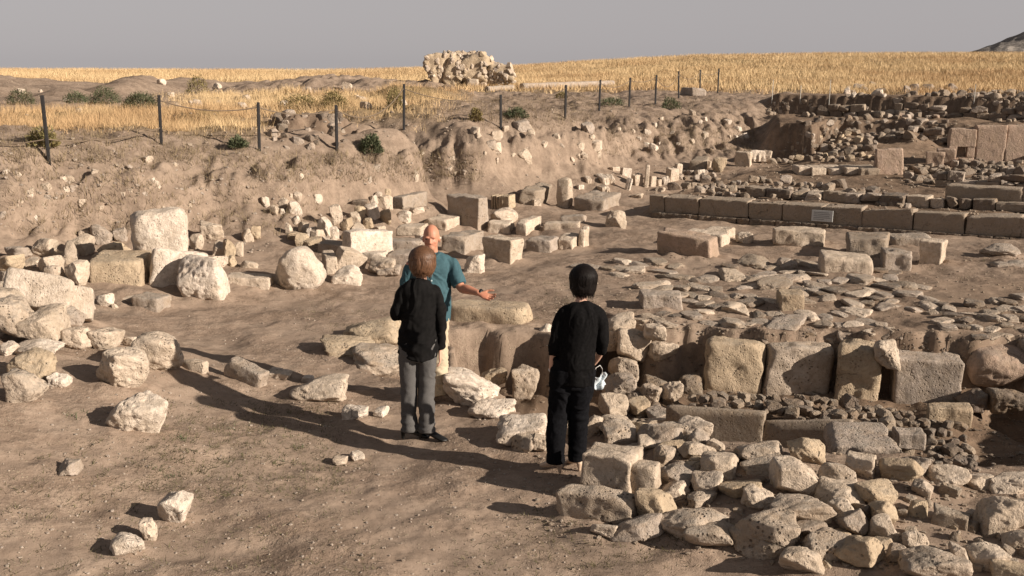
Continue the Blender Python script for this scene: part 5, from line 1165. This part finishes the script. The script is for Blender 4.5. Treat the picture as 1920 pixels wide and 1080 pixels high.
hr = fused('hair', bm, .007, 2, 'hair_brown', lw, .006, (24, 24, 4), 17, post=squeeze(.05, .95)); strands(hr, (.051, .03), .113, .117, 1.692, 1.452, 'hair_brown', 420, 4, .68)
foot_shoe('shoe', lw, 'leather_black', (-.085, .01, 0), math.radians(-80), .24, .06); foot_shoe('shoe', lw, 'leather_black', (.066, -.02, 0), math.radians(-106), .25, .06)

# --- the man in the teal shirt, facing the camera, one arm held out with the palm open
mn = person_root(813, 752, 'person in teal short sleeved shirt and beige trousers holding out an open hand')
bm = bmesh.new()
loft(bm, [(-.01, .0, .84, .165, .13), (-.01, .0, .95, .175, .145), (-.01, -.01, 1.06, .175, .145), (-.005, .0, 1.2, .18, .125), (.0, .0, 1.33, .185, .105), (.0, .01, 1.40, .13, .08)])
loft(bm, [(.0, .02, 1.38, .075, .075), (-.002, .0, 1.45, .062, .064), (-.003, -.01, 1.52, .06, .066)])
# head turned a little towards the women
ball(bm, (-.003, .0, 1.600), (.079, .098, .100)); ball(bm, (-.006, -.03, 1.545), (.068, .075, .08)); ball(bm, (-.010, -.062, 1.495), (.046, .042, .040))
ball(bm, (-.012, -.098, 1.557), (.012, .022, .026)); ball(bm, (-.012, -.106, 1.544), (.018, .016, .013)); ball(bm, (-.040, -.086, 1.592), (.026, .016, .010)); ball(bm, (.016, -.088, 1.592), (.026, .016, .010))
ball(bm, (-.011, -.092, 1.512), (.026, .014, .008)); ball(bm, (-.046, -.072, 1.548), (.026, .022, .020)); ball(bm, (.026, -.074, 1.548), (.026, .022, .020))
ball(bm, (-.083, .0, 1.562), (.010, .024, .032)); ball(bm, (.077, -.002, 1.562), (.010, .024, .032))
SH, EL, WR = Vector((.195, .0, 1.335)), Vector((.285, -.10, 1.125)), Vector((.455, -.27, 1.105))
S = spline([(*SH, .056), (*(SH*.5+EL*.5), .050), (*EL, .044), (*(EL*.6+WR*.4), .043), (*(EL*.25+WR*.75), .033), (*WR, .027)])
tube(bm, [s[:3] for s in S], [float(s[3]) for s in S])
hand(bm, WR + (WR-EL).normalized()*.012, (.86, -.42, -.26), (-.10, -.55, .8), (.35, .5, .75), .22, 1.05, .22)
loft(bm, [(-.20, .0, 1.33, .056, .056), (-.25, .02, 1.2, .05, .05), (-.265, .03, 1.05, .042, .042), (-.25, -.02, .92, .036, .036), (-.24, -.06, .82, .028, .028)])
hand(bm, (-.24, -.065, .80), (.05, -.12, -1), (.9, .1, 0), (.1, -1, .1), .35, 1.0)
for sx, fx, fy in ((-.09, -.11, .03), (.06, .06, -.02)): loft(bm, [(sx, 0, .88, .09, .10), (sx, 0, .72, .08, .09), ((sx+fx)/2, .01, .50, .056, .062), (fx, fy, .30, .052, .056), (fx, fy, .10, .036, .04)])
fused('body', bm, .005, 3, 'skin_tanned', mn, dec=.6, post=squeeze(.06, .94))
bm = bmesh.new()
loft(bm, [(-.01, .0, .80, .180, .150), (-.01, .0, .88, .188, .156), (-.01, -.005, .98, .194, .162), (-.01, -.008, 1.07, .194, .160), (-.005, .0, 1.2, .198, .140), (.0, .0, 1.33, .205, .120), (.0, .008, 1.405, .14, .09), (0, .012, 1.435, .088, .082)], cap=.12)
S = spline([(*(SH+Vector((-.075, 0, .028))), .056), (*(SH+Vector((-.005, 0, -.012))), .068), (*(SH*.55+EL*.45), .072), (*(SH*.25+EL*.75), .070), (*(SH*.12+EL*.88), .070)]); tube(bm, [s[:3] for s in S], [float(s[3]) for s in S], cap=.1)
loft(bm, [(-.12, .0, 1.365, .055, .055), (-.185, .0, 1.325, .068, .068), (-.238, .015, 1.22, .07, .07), (-.262, .025, 1.09, .068, .068)], cap=.1)
shirt = fused('shirt', bm, .008, 3, 'cloth_teal', mn, .009, (5, 5, 5), 23, post=squeeze(.06, .93))
bm = bmesh.new()
tube(bm, [(-.07, .0, 1.43), (-.075, -.055, 1.435), (-.035, -.095, 1.405), (-.012, -.115, 1.365)], [(.012, .022)]*4, side=(0, 0, 1)); tube(bm, [(.07, .0, 1.43), (.07, -.055, 1.435), (.03, -.095, 1.405), (.005, -.115, 1.365)], [(.012, .022)]*4, side=(0, 0, 1)); tube(bm, [(-.07, 0, 1.43), (0, .075, 1.445), (.07, 0, 1.43)], [(.012, .022)]*3, side=(0, 0, 1))
fused('collar', bm, .006, 2, 'cloth_teal', shirt)
bm = bmesh.new(); tube(bm, [(.0, -.118, 1.34), (.0, -.135, 1.22), (-.002, -.16, 1.07), (-.003, -.163, .95), (-.003, -.153, .83)], [(.016, .008)]*5, side=(1, 0, 0)); fused('placket', bm, .005, 1, 'cloth_teal', shirt)
for z_, y_ in ((1.30, -.137), (1.20, -.151), (1.09, -.170), (.98, -.174), (.88, -.168)):
    bm = bmesh.new(); ball(bm, (0, y_, z_), (.009, .004, .009)); me = bpy.data.meshes.new('button'); bm.to_mesh(me); bm.free(); link('button', me, 'button_pale', shirt)
bm = bmesh.new()
loft(bm, [(-.01, 0, .72, .150, .125), (-.01, 0, .80, .170, .135), (-.01, 0, .90, .172, .138)], cap=.1)
for sx, fx, fy in ((-.09, -.11, .03), (.055, .06, -.02)): loft(bm, [(sx, 0, .84, .098, .112), (sx, 0, .70, .096, .108), ((sx+fx)/2, .01, .50, .084, .092), (fx, fy, .30, .080, .088), (fx, fy, .16, .078, .086), (fx, fy, .075, .078, .086)], cap=.05)
fused('trousers', bm, .008, 3, 'cloth_beige', mn, .008, (6, 6, 9), 25)
foot_shoe('shoe', mn, 'leather_brown', (-.11, .03, 0), math.radians(195), .29, 0, True); foot_shoe('shoe', mn, 'leather_brown', (.06, -.02, 0), math.radians(-112), .29, 0, True)
bm = bmesh.new()
for sx in (-1, 1): loft(bm, [(sx*.073-.003, -.012, 1.575, .006, .012), (sx*.076-.003, .025, 1.578, .008, .026), (sx*.058-.003, .065, 1.555, .010, .03)], side=(0, 1, 0))
loft(bm, [(-.058, .065, 1.555, .012, .03), (0, .092, 1.55, .012, .034), (.055, .065, 1.555, .012, .03)], side=(0, 0, 1)); fused('hair', bm, .005, 2, 'hair_white', mn, .002, (40, 40, 40), 27)
for sx in (-.041, .017):
    bm = bmesh.new(); ball(bm, (sx, -.0885, 1.578), (.012, .007, .006)); me = bpy.data.meshes.new('eye'); bm.to_mesh(me); bm.free(); link('eye', me, 'eye_dark', mn)
bm = bmesh.new(); wd = (WR-EL).normalized(); tube(bm, [WR-wd*.012, WR+wd*.012], [.031, .031], n=24, cap=.1); ball(bm, WR+Vector((.0, .015, .026)), (.017, .015, .010)); fused('watch', bm, .0045, 1, 'watch_black', mn)
